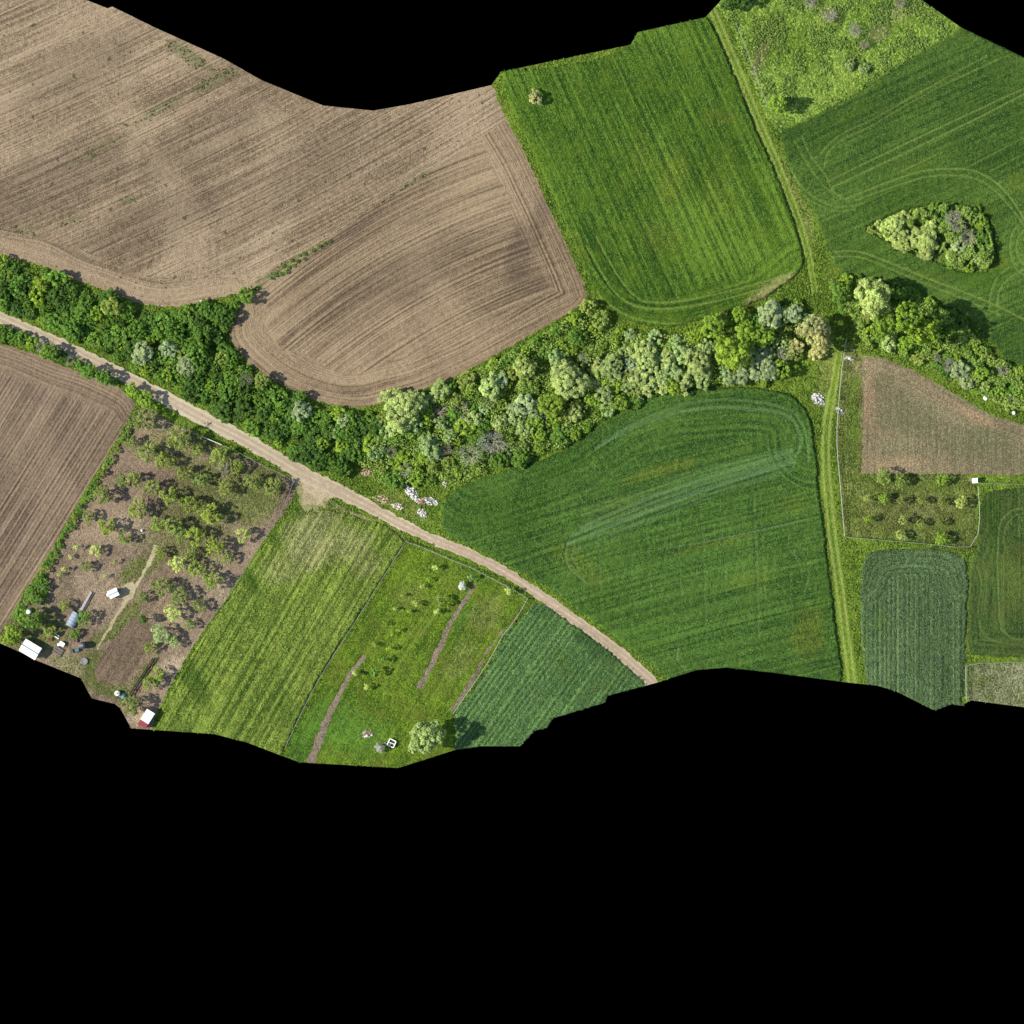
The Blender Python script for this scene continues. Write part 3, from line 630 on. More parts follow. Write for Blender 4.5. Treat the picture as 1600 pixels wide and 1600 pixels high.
# ================================================================== VEGETATION
BARK = plain('bark', C(96,80,62), 0.9, 0.35, 4.0, bump=0.5)
TWIG = plain('twig_bark', C(186,176,152), 0.9, 0.3, 3.0)
LEAF = foliage_mat('leaves', 0.44)

def quads(me_name, P, N, size, aspect, tone, mat, droop=0.0, seed=0, bend=True):
    """leaf sprays as small kinked quads: P positions, N facing"""
    r = np.random.default_rng(seed); n = len(P)
    N = N / (np.linalg.norm(N, axis=1, keepdims=True) + 1e-9)
    R = r.normal(size=(n, 3)); R[:, 2] -= droop
    T = np.cross(N, R); T /= (np.linalg.norm(T, axis=1, keepdims=True) + 1e-9)
    B = np.cross(N, T)
    sx = (size * aspect)[:, None] * 0.5; sy = size[:, None] * 0.5
    k = N * (size[:, None] * 0.22)
    V = np.stack([P - B * sy - k * 0.5, P + T * sx, P + B * sy - k, P - T * sx], 1).reshape(-1, 3)   # diamond, tips bent down
    me = bpy.data.meshes.new(me_name)
    me.vertices.add(4 * n); me.vertices.foreach_set('co', V.ravel())
    me.loops.add(4 * n); me.loops.foreach_set('vertex_index', np.arange(4 * n, dtype=np.int32))
    me.polygons.add(n); me.polygons.foreach_set('loop_start', np.arange(0, 4 * n, 4, dtype=np.int32))
    me.update(calc_edges=True)
    at = me.attributes.new('tone', 'FLOAT', 'POINT'); at.data.foreach_set('value', np.repeat(tone, 4))
    me.materials.append(mat)
    return me

def crown_mesh(name, R, zc, rz, lobes, lr, leaves, ls, aspect=0.7, droop=0.0, seed=0, fill=0.12, zmin=-0.25, inner=0.62, nrand=0.7):
    r = np.random.default_rng(seed)
    ph = r.random(4) * 6.28
    D = r.normal(size=(lobes * 4, 3)); D /= np.linalg.norm(D, axis=1, keepdims=True)
    D = D[D[:, 2] > zmin][:lobes]
    az = np.arctan2(D[:, 1], D[:, 0])
    wob = 1 + 0.14 * np.sin(2 * az + ph[0]) + 0.10 * np.sin(3 * az + ph[1]) + 0.07 * np.sin(5 * az + ph[2])
    rad = inner * (0.75 + 0.45 * r.random(len(D)))
    Cn = D * np.array([R, R, rz]) * (rad * wob)[:, None] + np.array([0, 0, zc])
    Lr = lr * R * (0.6 + 0.8 * r.random(len(D)))
    ltone = r.random(len(D))
    w = Lr ** 2; w /= w.sum()
    k = r.choice(len(D), leaves, p=w)
    d = r.normal(size=(leaves, 3)); d /= np.linalg.norm(d, axis=1, keepdims=True)
    d = d + 0.55 * D[k] + np.array([0, 0, 0.45]); d /= np.linalg.norm(d, axis=1, keepdims=True)
    P = Cn[k] + d * (Lr[k] * (0.45 + 0.6 * r.random(leaves) ** 0.5))[:, None]
    P[:, 2] = np.maximum(P[:, 2], 0.05 + 0.1 * r.random(leaves))
    N = d * .8 + nrand * r.normal(size=(leaves, 3)) + np.array([0, 0, 0.75])
    size = ls * (0.6 + 0.8 * r.random(leaves))
    tone = np.clip(0.55 * ltone[k] + 0.45 * r.random(leaves), 0, 1)
    return quads(name, P, N, size, aspect, tone, LEAF, droop, seed + 1)

def trunk_mesh(name, h, r0, R, limbs, seed, mat=BARK, lift=0.5):
    q = random.Random(seed); mb = MB()
    top = (q.uniform(-.1, .1) * R, q.uniform(-.1, .1) * R, h)
    mb.tube([(0, 0, -0.3), (0, 0, 0.15), (top[0] * .5, top[1] * .5, h * .5), top], [r0 * 1.5, r0 * 1.1, r0 * .85, r0 * .7], 7)
    for i in range(limbs):
        a = 6.283 * (i + q.random() * .6) / limbs; L = R * q.uniform(.55, .85)
        m = (top[0] + math.cos(a) * L * .5, top[1] + math.sin(a) * L * .5, h + L * lift * .6)
        e = (top[0] + math.cos(a + q.uniform(-.3, .3)) * L, top[1] + math.sin(a) * L, h + L * lift * q.uniform(.8, 1.3))
        mb.tube([top, m, e], [r0 * .55, r0 * .35, r0 * .12], 5, cap=False)
        for j in range(2):
            b = a + q.uniform(-.9, .9); l2 = L * .45
            mb.tube([m, (m[0] + math.cos(b) * l2, m[1] + math.sin(b) * l2, m[2] + l2 * .5)], [r0 * .28, r0 * .08], 4, cap=False)
    return mb.mesh(name, mat, True)

def bare_mesh(name, R, H, seed, stems=11, twigs=7, thick=0.05):
    """leafless shrub: stems fanning out from the base, forking into fine twigs"""
    q = random.Random(seed); mb = MB()
    for i in range(stems):
        a = 6.283 * (i + q.random()) / stems; o = q.uniform(.35, 1.0)
        e = Vector((math.cos(a) * R * o * .8, math.sin(a) * R * o * .8, H * q.uniform(.65, 1.0)))
        m = Vector((e.x * .4, e.y * .4, e.z * .62)) + Vector((q.uniform(-.1, .1), q.uniform(-.1, .1), 0)) * R
        mb.tube([(q.uniform(-.1, .1), q.uniform(-.1, .1), -.2), m, e], [thick * 1.5, thick, thick * .45], 4, cap=False)
        for j in range(twigs):
            t = q.uniform(.25, 1.0); s = m.lerp(e, t)
            b = a + q.uniform(-1.3, 1.3); L = R * q.uniform(.2, .5)
            p = s + Vector((math.cos(b) * L, math.sin(b) * L, L * q.uniform(.1, .8)))
            mb.tube([s, p], [thick * .5, thick * .25], 3, cap=False)
            for k in range(2):
                c = b + q.uniform(-.9, .9); l2 = L * .6; s2 = s.lerp(p, q.uniform(.4, .9))
                mb.tube([s2, s2 + Vector((math.cos(c) * l2, math.sin(c) * l2, l2 * q.uniform(0, .7)))], [thick * .35, thick * .2], 3, cap=False)
    return mb.mesh(name, TWIG)

# prototypes: kind -> list of (crown mesh, trunk mesh, nominal radius)
PR = {}
PR['willow'] = [(crown_mesh('willow_crown', 4, 4.6, 3.0, 120, .15, 9000, .36, .6, 1.0, s, inner=.78), trunk_mesh('willow_trunk', 2.6, .28, 4, 5, s), 4.0) for s in (1, 2, 3, 4)]
PR['small_willow'] = [(crown_mesh('willow_crown', 2, 2.3, 1.8, 60, .19, 3000, .31, .6, 1.0, s, inner=.76), trunk_mesh('willow_trunk', 1.2, .14, 2, 5, s), 2.0) for s in (5, 6, 7, 8)]
PR['tree'] = [(crown_mesh('tree_crown', 3.2, 5.2, 3.2, 100, .14, 5200, .33, .75, 0, s, inner=.78, nrand=.75), trunk_mesh('tree_trunk', 3.2, .24, 3.2, 5, s), 3.2) for s in (11, 12, 13)]
PR['bush'] = [(crown_mesh('bush_crown', 1.8, 1.5, 1.5, 44, .18, 1500, .28, .75, 0, s, zmin=-.1, inner=.75, nrand=.75), trunk_mesh('bush_stems', .7, .09, 1.8, 6, s), 1.8) for s in (15, 16, 17)]
PR['shrub'] = [(crown_mesh('shrub_crown', 2.2, 1.3, 1.7, 100, .13, 3000, .34, .8, 0, s, zmin=-.05, inner=.80, nrand=.8), trunk_mesh('shrub_stems', .8, .10, 2.2, 7, s), 2.2) for s in (21, 22, 23, 24, 25, 26)]
PR['orchard'] = [(crown_mesh('orchard_crown', 1.9, 2.5, 1.3, 60, .16, 1250, .25, .75, 0, s, zmin=-.1, inner=.80, nrand=.7), trunk_mesh('orchard_trunk', 1.25, .12, 1.9, 7, s, lift=.7), 1.9) for s in (31, 32, 33, 34, 35)]
PR['sapling'] = [(crown_mesh('sapling_crown', .6, 1.15, .65, 9, .42, 150, .22, .7, 0, s), trunk_mesh('sapling_trunk', .9, .04, .6, 3, s), .6) for s in (41, 42, 43)]
PR['bare'] = [(crown_mesh('twig_haze', 2.0, 1.9, 1.4, 16, .34, 420, .20, .35, 0, s), bare_mesh('bare_branches', 2.0, 2.9, s), 2.0) for s in (51, 52, 53)]
PR['dead'] = [(None, bare_mesh('dead_branches', 2.0, 2.0, s, 8, 6, .085), 2.0) for s in (61, 62)]
PR['conifer'] = [(crown_mesh('conifer_crown', 1.0, 2.2, 1.9, 16, .40, 800, .24, .4, 1.5, 71, inner=.55), trunk_mesh('conifer_trunk', 2.0, .1, .8, 4, 71), 1.0)]
PR['blossom'] = [(crown_mesh('blossom_crown', .9, 1.0, .8, 14, .38, 700, .16, .9, 0, 81), trunk_mesh('bush_stems', .6, .05, .9, 5, 81), .9)]

# leaf colours (albedo) by look
LOOK = {
 'pale':   ((.47,.58,.19), 'pale yellow-green'), 'sage': ((.39,.49,.235), 'silvery sage-green'), 'gold': ((.54,.53,.21), 'golden olive'),
 'lime':   ((.29,.44,.045), 'bright lime-green'), 'olive': ((.30,.38,.075), 'olive-green'), 'green': ((.18,.34,.045), 'fresh green'),
 'dark':   ((.09,.19,.03), 'dark green'), 'leafy': ((.145,.29,.038), 'leafy green'), 'yellow': ((.50,.60,.17), 'yellowish'), 'grey': ((.42,.41,.37), 'leafless grey'),
 'spring': ((.29,.37,.06), 'olive-yellow'), 'dull': ((.25,.315,.075), 'dull olive'), 'brown': ((.32,.28,.20), 'brownish half-bare'), 'white': ((.66,.64,.60), 'white blossoming'), 'mint': ((.37,.50,.18), 'soft mint-green'),
}
NAMES = {'willow': ('willow_tree','willow'), 'small_willow': ('willow_tree','willow'), 'tree': ('leafy_tree','tree'), 'bush': ('bush','bush'), 'shrub': ('shrub','shrub'), 'orchard': ('orchard_tree','tree'),
         'sapling': ('sapling','sapling'), 'bare': ('bare_shrub','shrub'), 'dead': ('dead_tree','dead tree'), 'conifer': ('conifer','tree'), 'blossom': ('blossoming_bush','bush')}
PLANTED = []
def plant(kind, px, py, r, look, label=None, group=None, hs=1.0, noun=None, zone=None):
    """one tree or bush: px,py and crown radius in photo pixels"""
    q = random.Random(int(px * 131 + py * 17))
    crown, trunk, R = q.choice(PR[kind]); s = r * S / R
    x, y = W(px, py)
    nm, cat = NAMES[kind]
    root = empty(nm, (x, y, zg(x, y)), q.uniform(0, 6.28), (s, s, s * hs))
    c = LOOK[look][0]
    if crown:
        o = link('crown', crown, root)
        b = q.uniform(.86, 1.14); h = q.uniform(-.06, .06)
        o.color = (c[0] * b * (1 + h), c[1] * b, c[2] * b * (1 - h), 1)
    link('branches' if kind in ('bare', 'dead') else ('stems' if kind in ('bush', 'shrub', 'blossom') else 'trunk'), trunk, root)
    tag(root, label, cat, group)
    if label is None: PLANTED.append((root, px, py, r, kind, look, zone, group, cat))
    else: PLANTED.append((root, px, py, r, kind, look, None, group, cat))
    return root

# ---- (kind, x, y, radius, look) per place
Z = {}
Z['on the bank beside the rounded ploughed field'] = [
 ('small_willow',612,622,17,'pale'),('willow',632,642,30,'pale'),('small_willow',652,628,19,'pale'),('small_willow',620,662,17,'pale'),('small_willow',687,612,16,'pale'),('bush',735,616,10,'lime'),('small_willow',766,604,18,'pale'),('small_willow',782,596,12,'sage'),
 ('tree',820,575,18,'yellow'),('small_willow',472,643,17,'sage'),('small_willow',538,656,12,'sage'),('small_willow',523,677,8,'sage')]
Z['in the tangled middle of the thicket'] = [
 ('small_willow',742,656,14,'pale'),('small_willow',781,660,13,'pale'),('small_willow',702,682,11,'mint'),('bush',715,690,7,'lime'),('small_willow',670,698,16,'mint'),('small_willow',679,712,12,'sage'),('bare',735,710,20,'sage'),('bare',768,692,22,'grey'),('bare',697,703,10,'brown'),
 ('dead',680,648,15,'grey'),('dead',722,645,17,'grey'),('dead',702,664,12,'grey'),('dead',762,630,12,'grey'),('dead',690,640,12,'grey'),('bare',610,706,11,'grey'),('bare',634,735,12,'grey'),('small_willow',822,632,18,'sage'),('small_willow',836,650,13,'mint'),('small_willow',820,671,13,'mint'),
 ('bush',845,668,7,'lime'),('tree',860,634,20,'lime'),('willow',888,595,30,'pale'),('small_willow',898,645,13,'pale'),('bare',848,655,8,'grey'),('bare',912,560,10,'grey'),('small_willow',802,640,12,'sage'),('small_willow',756,640,9,'mint')]
Z['in the willow row above the wheat field'] = [
 ('small_willow',937,576,15,'pale'),('small_willow',936,598,12,'pale'),('small_willow',943,616,15,'mint'),('willow',955,573,19,'mint'),('small_willow',962,588,13,'pale'),('small_willow',994,550,14,'pale'),('small_willow',1011,546,16,'pale'),('willow',1010,570,20,'pale'),
 ('small_willow',986,571,12,'sage'),('small_willow',996,592,16,'pale'),('small_willow',1013,602,15,'pale'),('small_willow',980,602,12,'mint'),('small_willow',1026,588,14,'pale'),('small_willow',1033,606,12,'pale'),('small_willow',997,617,9,'mint'),('small_willow',1055,537,12,'mint'),
 ('small_willow',1051,583,16,'mint'),('small_willow',1066,598,17,'pale'),('small_willow',1042,562,16,'pale'),('small_willow',1067,555,16,'mint'),('willow',1088,568,22,'pale'),('small_willow',1098,592,16,'pale'),('small_willow',1100,543,14,'mint'),('small_willow',1138,591,12,'sage'),('small_willow',1161,587,14,'sage')]
Z['at the upper end of the thicket beside the track'] = [
 ('tree',1112,510,19,'lime'),('tree',1154,492,12,'lime'),('tree',1143,552,27,'lime'),('tree',1165,527,21,'lime'),('tree',1192,526,18,'lime'),('willow',1193,578,21,'sage'),('small_willow',1194,554,15,'sage'),('willow',1202,494,22,'sage'),('willow',1237,492,16,'sage'),
 ('willow',1274,512,20,'gold'),('willow',1278,532,20,'gold'),('small_willow',1275,552,13,'gold'),('small_willow',1252,516,10,'gold'),('small_willow',1243,542,13,'gold'),('bare',1224,553,13,'grey'),('bush',1128,500,12,'olive'),('tree',1310,456,16,'green')]
Z['in the thicket right of the track'] = [
 ('willow',1362,468,31,'pale'),('tree',1412,500,24,'lime'),('tree',1376,512,21,'lime'),('tree',1438,521,21,'lime'),('tree',1414,539,14,'lime'),('small_willow',1388,536,13,'pale'),('small_willow',1433,562,10,'olive'),('bare',1462,558,9,'grey'),('bare',1482,571,12,'grey'),('small_willow',1499,578,15,'sage'),
 ('small_willow',1508,596,13,'sage'),('tree',1532,583,11,'lime'),('bare',1566,579,10,'grey'),('bush',1578,588,11,'lime'),('bush',1553,612,9,'lime'),('bush',1568,613,9,'lime'),('bush',1591,618,11,'lime'),('bare',1582,626,10,'grey'),('bush',1453,553,9,'olive'),('bare',1536,605,8,'grey')]
Z['on the tree island in the crop'] = [
 ('willow',1394,357,20,'yellow'),('willow',1410,377,19,'yellow'),('small_willow',1413,340,11,'yellow'),('willow',1444,376,23,'yellow'),('small_willow',1455,357,13,'yellow'),('small_willow',1446,397,12,'pale'),('bare',1491,347,19,'grey'),('bare',1511,371,15,'grey'),('small_willow',1498,378,15,'sage'),
 ('small_willow',1491,398,15,'pale'),('small_willow',1527,404,11,'pale'),('shrub',1519,334,14,'green'),('shrub',1533,346,12,'lime'),('shrub',1536,366,15,'leafy'),('shrub',1532,384,14,'leafy'),('shrub',1457,330,13,'green'),('shrub',1437,337,12,'green'),('shrub',1478,329,12,'green'),
 ('bush',1361,360,7,'olive'),('bush',1376,353,10,'yellow'),('bush',1487,414,9,'green'),('bush',1512,416,11,'lime'),('bare',1424,368,10,'grey'),('bush',1470,350,10,'green')]
Z['in the rough meadow at the top'] = [
 ('tree',1140,4,15,'dark'),('tree',1158,0,15,'dark'),('bare',1265,4,12,'grey'),('bare',1297,25,12,'grey'),('bare',1334,48,12,'grey'),('bare',1350,70,9,'brown'),('shrub',1328,102,9,'mint'),('shrub',1350,108,9,'mint'),('bare',1405,5,10,'brown'),('bush',1213,167,16,'lime')]
Z['along the lower edge of the road by the left field'] = [
 ('shrub',3,521,13,'leafy'),('shrub',18,524,11,'green'),('shrub',34,529,12,'leafy'),('bush',52,535,12,'lime'),('bare',64,541,10,'grey'),('tree',78,550,14,'green'),('shrub',97,557,11,'dark'),('bare',110,563,9,'sage'),('bush',125,570,9,'leafy'),('tree',140,581,13,'green'),('tree',164,590,13,'green'),('bush',180,597,8,'leafy'),
 ('tree',209,612,12,'lime'),('tree',229,625,14,'lime')]
Z['among the hedge above the road'] = [
 ('tree',176,480,16,'olive'),('willow',224,553,18,'sage'),('small_willow',265,546,14,'sage'),('willow',291,572,16,'sage'),('bare',279,553,8,'grey'),('bare',385,594,12,'brown'),('tree',410,596,13,'olive'),('bush',262,586,10,'lime'),('bush',347,560,12,'olive'),('bush',430,660,10,'lime'),('tree',470,620,10,'green')]
Z['at the shed corner of the orchard'] = [('tree',50,966,18,'green'),('tree',22,990,15,'lime'),('tree',57,936,10,'green'),('bush',32,958,10,'green'),('bush',80,985,12,'olive'),('bush',10,1000,9,'olive'),('bush',118,990,9,'green')]
HSC = {('willow',1274):1.3,('willow',1278):1.3,('tree',1143):.9,('tree',1412):1.7,('tree',1438):1.75,('willow',1362):1.15,('tree',1376):1.2,('bush',1213):1.7,('tree',209):.7,('tree',229):.7,('tree',50):.8}
for zone, lst in Z.items():
    for (k, px, py, r, look) in lst:
        hs = HSC.get((k, px), .72 if 'willow' in k else (.8 if k == 'tree' else .9))
        if zone.startswith('on the tree island'): hs *= .75
        plant(k, px, py, r, look, zone=zone, hs=hs, group='trees and bushes ' + zone)

ORCH = [(231,655,16,'dull'),(284,685,18,'dull'),(207,693,10,'dull'),(231,707,14,'dull'),(258,721,13,'spring'),(310,702,9,'spring'),(289,739,12,'dull'),(343,714,14,'spring'),(352,733,11,'brown'),(371,730,11,'spring'),(315,749,11,'dull'),(209,749,11,'dull'),(240,762,12,'dull'),(266,774,13,'spring'),
 (354,763,12,'dull'),(298,788,13,'spring'),(217,796,14,'spring'),(333,805,15,'spring'),(318,797,11,'dull'),(273,821,14,'dull'),(249,819,11,'spring'),(380,835,11,'yellow'),(305,837,14,'spring'),(286,834,11,'dull'),(336,854,14,'spring'),(356,872,9,'dull'),(252,863,9,'spring'),(279,881,12,'yellow'),(307,888,12,'spring'),(333,907,13,'spring'),
 (427,760,13,'dull'),(160,772,14,'dull'),(140,807,10,'dull'),(170,822,13,'spring'),(197,840,10,'dull'),(150,860,9,'yellow'),(137,885,8,'dull'),(102,945,9,'dull'),(132,965,11,'green'),(252,990,13,'mint'),(255,917,14,'dull'),(222,932,9,'dull'),(282,932,13,'dull'),(272,957,12,'yellow'),(312,945,10,'dull'),(297,975,8,'dull'),
 (272,1002,9,'mint'),(235,1012,9,'spring'),(247,1052,11,'spring'),(235,1067,11,'spring'),(206,1099,15,'dull'),(396,752,12,'dull'),(300,865,10,'dull'),(190,752,9,'dull')]
for (px, py, r, look) in ORCH:
    plant('orchard', px, py, r * 1.14, look, zone='in the tilled orchard', group='orchard trees on tilled soil', hs=.9)
for (px, py, r) in [(120,855,4),(110,870,3),(101,889,4),(95,897,3),(180,878,3),(165,900,3)]:
    plant('sapling', px, py, r * 1.3, 'yellow', zone='in the tilled orchard', group='saplings in the orchard')
plant('conifer', 225, 967, 8, 'dark', label='small dark green conical tree in the bare lower orchard soil')
ORCH2 = [(1379,745,12,'olive'),(1406,751,10,'olive'),(1470,750,9,'lime'),(1379,779,8,'lime'),(1354,778,6,'yellow'),(1406,782,6,'olive'),(1500,785,9,'yellow'),(1470,784,6,'olive'),(1438,782,6,'olive'),(1409,813,7,'yellow'),(1406,835,8,'yellow'),(1469,842,10,'lime'),(1356,810,5,'lime'),(1466,817,5,'olive'),(1436,817,5,'olive')]
for (px, py, r, look) in ORCH2:
    plant('orchard', px, py, max(r, 6) * 1.1, look, zone='in the fenced right-hand garden', group='young trees in the right-hand garden', hs=1.1 if r > 7 else 1.6)
for (px, py, r, look) in [(680,887,4,'yellow'),(649,943,4,'yellow'),(683,955,4,'yellow'),(618,951,3,'mint'),(794,923,5,'yellow'),(602,974,3,'lime'),(670,906,3,'lime'),(661,917,3,'yellow'),(630,930,3,'olive'),(608,1012,4,'lime'),(597,1030,5,'green'),(585,1050,6,'green'),(573,1072,4,'yellow'),
        (556,1052,4,'yellow'),(622,985,3,'lime'),(585,1007,3,'olive'),(735,902,4,'mint'),(688,940,6,'olive'),(640,955,3,'lime'),(612,990,3,'lime')]:
    plant('sapling', px, py, r * 1.35, look, zone='on the fenced grass plot', group='saplings on the grass plot')
plant('willow', 668, 1147, 27, 'mint', label='large round willow at the lower edge of the grass plot', hs=1.25)
plant('small_willow', 648, 1166, 11, 'pale', label='small pale willow under the left side of the large round willow')
plant('small_willow', 836, 153, 11, 'gold', label='lone yellowish bush standing in the upper middle crop field')
plant('blossom', 722, 915, 7, 'white', label='white blossoming bush at the top of the grass plot')
plant('blossom', 593, 1168, 8, 'grey', label='greyish twiggy bush beside the white garden frame')

# ---- filler shrubs where the hedges read as one leafy mass
def fill(poly, spacing, seed, kinds, zone, label, group, rr=(11, 16), clear=0.72, limit=150):
    q = random.Random(seed); pts = []; r = np.random.default_rng(seed)
    pp = smooth(poly); A = np.array(pp); x0, y0 = A.min(0); x1, y1 = A.max(0)
    cx_ = r.uniform(x0, x1, 12000); cy_ = r.uniform(y0, y1, 12000)
    ok = inside(cx_, cy_, pp) & (cx_ > -25) & (cx_ < 1625)
    for t in big: ok &= (cx_ - t[1]) ** 2 + (cy_ - t[2]) ** 2 > (t[3] * clear + 3) ** 2
    for (gx, gy, gr) in GAPS: ok &= (cx_ - gx) ** 2 + (cy_ - gy) ** 2 > gr ** 2
    for x, y in zip(cx_[ok], cy_[ok]):
        if len(pts) >= limit: break
        if any((x - a) ** 2 + (y - b) ** 2 < spacing ** 2 for a, b in pts): continue
        pts.append((x, y)); look, kd = q.choice(kinds)
        plant(kd, float(x), float(y), q.uniform(*rr), look, label, group, hs=q.uniform(.55, 1.1))
    return len(pts)
GAPS = [(572,738,11),(643,770,15),(663,785,13),(660,802,12),(622,790,13),(690,757,8),(180,540,9),(300,590,8),(232,560,0),(60,487,9),(90,497,8),(40,480,7),(110,508,7),(455,690,11),(475,700,8),(314,473,4),(1278,622,14),(340,650,7),(1300,505,16),(1320,500,14),(1320,520,18),(200,528,11),(185,533,8)]
big = list(PLANTED)
L = 'leafy'; n_f = []
HEDGE_L = [(-25,398),(0,407),(60,424),(130,452),(190,474),(240,488),(290,488),(330,480),(378,462),(405,450),(380,470),(362,484),(352,512),(356,540),(372,566),(410,596),(452,620),(500,640),(560,648),(600,662),(600,700),(560,720),(520,735),(470,712),(430,690),(380,662),(330,634),(280,607),(230,583),(180,556),(130,530),(80,506),(30,485),(-25,462)]
n_f.append(fill(HEDGE_L, 15.5, 5, [('leafy','shrub'),('leafy','shrub'),('leafy','shrub'),('green','shrub'),('dark','shrub'),('dark','shrub'),('lime','bush'),('green','bush')], None, 'leafy green shrub in the dense hedge between road and ploughed fields', 'shrubs of the dense road hedge', (7, 17), .6, 210))
THICK = [(596,648),(650,632),(700,604),(760,570),(830,531),(885,499),(916,474),(935,486),(960,510),(1010,522),(1080,520),(1140,500),(1200,485),(1250,470),(1262,500),(1240,560),(1200,596),(1140,600),(1080,602),(1030,612),(970,636),(925,664),(885,694),(845,710),(795,726),(740,745),(700,764),(660,752),(610,758),(575,745),(560,725)]
n_f.append(fill(THICK, 18.0, 6, [('green','shrub'),('leafy','shrub'),('lime','bush'),('mint','bush'),('olive','bush'),('lime','shrub')], None, 'green undergrowth shrub among the trees of the middle thicket', 'undergrowth shrubs of the middle thicket', (6, 17), .6, 125))
RIGHT = [(1296,440),(1330,436),(1380,446),(1430,462),(1475,484),(1500,500),(1535,540),(1570,566),(1610,590),(1625,640),(1590,640),(1540,622),(1490,596),(1440,568),(1390,548),(1350,535),(1330,500),(1310,480)]
n_f.append(fill(RIGHT, 15.5, 7, [('green','shrub'),('leafy','shrub'),('lime','bush'),('olive','bush')], None, 'green shrub filling the thicket right of the grassy track', 'undergrowth shrubs of the right thicket', (6, 13), .55, 90))
n_f.append(fill([(420,432),(470,398),(512,372),(516,378),(470,408),(425,440)], 8, 8, [('leafy','bush'),('green','bush')], None, 'small green bush in the strip between the two ploughed fields', 'bushes between the ploughed fields', (2.6, 4.6), .1, 16))
n_f.append(fill([(212,642),(218,646),(180,712),(140,780),(100,848),(70,900),(60,896),(95,838),(135,772),(175,704)], 8, 9, [('leafy','bush'),('green','bush'),('olive','bush')], None, 'low bush in the narrow hedge between ploughed field and orchard', 'bushes of the narrow orchard hedge', (4.5, 6.5), .1, 48))
n_f.append(fill([(62,900),(72,905),(70,935),(40,945),(20,975),(30,950)], 8, 10, [('leafy','bush'),('green','bush')], None, 'leafy bush in the hedge corner by the white-roofed shed', 'bushes by the shed', (6, 9), .3, 12))
print('fill', n_f, 'planted', len(PLANTED))

# ---- labels that single each plant out: look, kind, place in its group from left to right
ORD = ['first','second','third','fourth','fifth','sixth','seventh','eighth','ninth','tenth','eleventh','twelfth','thirteenth','fourteenth','fifteenth','sixteenth','seventeenth','eighteenth','nineteenth','twentieth',
 'twenty-first','twenty-second','twenty-third','twenty-fourth','twenty-fifth','twenty-sixth','twenty-seventh','twenty-eighth','twenty-ninth','thirtieth']
KN = {'willow': 'willow', 'small_willow': 'small willow', 'tree': 'tree', 'bush': 'bush', 'shrub': 'shrub', 'orchard': 'fruit tree', 'sapling': 'sapling', 'bare': 'bare shrub', 'dead': 'dead branching tree'}
groups = {}
for (o, px, py, r, kind, look, zone, grp, cat) in PLANTED:
    if zone: groups.setdefault((kind, look, zone), []).append((px, py, o))
for (kind, look, zone), lst in groups.items():
    lst.sort(key=lambda t: t[0])
    desc = LOOK[look][1]
    if kind == 'bare': desc = desc.replace('leafless ', '').replace(' half-bare', '')
    if kind == 'dead': desc = 'grey'
    for i, (px, py, o) in enumerate(lst):
        if len(lst) == 1: o['label'] = f'{desc} {KN[kind]} {zone}'
        else:
            pos = 'leftmost' if i == 0 else ('rightmost' if i == len(lst) - 1 else ORD[i] + '-from-left')
            o['label'] = f'{pos} {desc} {KN[kind]} {zone}'

# ---- uncountable growth: tufts of grass, weeds, crop leaves
def tufts(name, pts, k, size, c0, c1, label, cat, h=0.15, seed=0, spread=0.18, flat=0.6, aspect=0.45, parentless=True):
    r = np.random.default_rng(seed); x, y = pts; n = len(x)
    if n == 0: return
    sz = size * (0.55 + 0.9 * r.random(n)); ton = r.random(n)
    X = np.repeat(x, k); Y = np.repeat(y, k); sz = np.repeat(sz, k); ton = np.repeat(ton, k)
    ang = r.random(n * k) * 6.283
    X = X + np.cos(ang) * spread * r.random(n * k); Y = Y + np.sin(ang) * spread * r.random(n * k)
    P = np.stack([X, Y, macro(X, Y) + (h * (0.6 + 0.8 * r.random(n * k)) if h < .35 else h - .08 + .26 * r.random(n * k))], 1)
    N = np.stack([np.cos(ang) * flat, np.sin(ang) * flat, np.ones(n * k)], 1) + 0.35 * r.normal(size=(n * k, 3))
    tone = np.clip(0.6 * ton + 0.4 * r.random(n * k), 0, 1)
    m = foliage_mat(name + '_leaves', 0.25, False, c0, c1)
    me = quads(name, P, N, sz, aspect, tone, m, 0, seed)
    tag(link(name, me), label, cat, kind='stuff')
def nz(sc, lo, hi, seed): return lambda x, y: sstep(lo, hi, fbm(x / sc, y / sc, seed, 3))
tufts('verge_weeds', in_cls(['ground'], 46000, nz(3.0, .3, .6, 1), 1), 2, .34, C(64,104,20), C(178,208,76), 'tall grass and weeds on verges and hedge banks', 'weeds', .22, 1)
tufts('meadow_growth', in_cls(['meadow', 'grass_island'], 22000, nz(2.6, .46, .62, 2), 2), 3, .40, C(74,122,30), C(196,226,112), 'lush clumped weeds across the rough meadow', 'weeds', .3, 2)
tufts('rough_grass', in_cls(['rough_grass_field', 'hay_plot'], 30000, nz(2.0, .35, .65, 3), 3), 2, .24, C(72,102,20), C(186,202,96), 'tussocky grass of the striped field', 'grass', .46, 3)
tufts('garden_growth', in_cls(['garden_strip'], 9000, nz(2.0, .4, .65, 4), 4), 2, .28, C(70,98,30), C(176,180,92), 'rank weeds of the right-hand garden', 'weeds', .2, 4)
tufts('plot_grass', in_cls(['grass_plot'], 16000, nz(2.5, .35, .65, 5), 5), 2, .22, C(66,102,26), C(156,180,70), 'short grass tufts on the fenced plot', 'grass', .10, 5)
ORCH_ALT = [f for f in FIELDS if f['name'] == 'orchard_ground'][0]['alt']
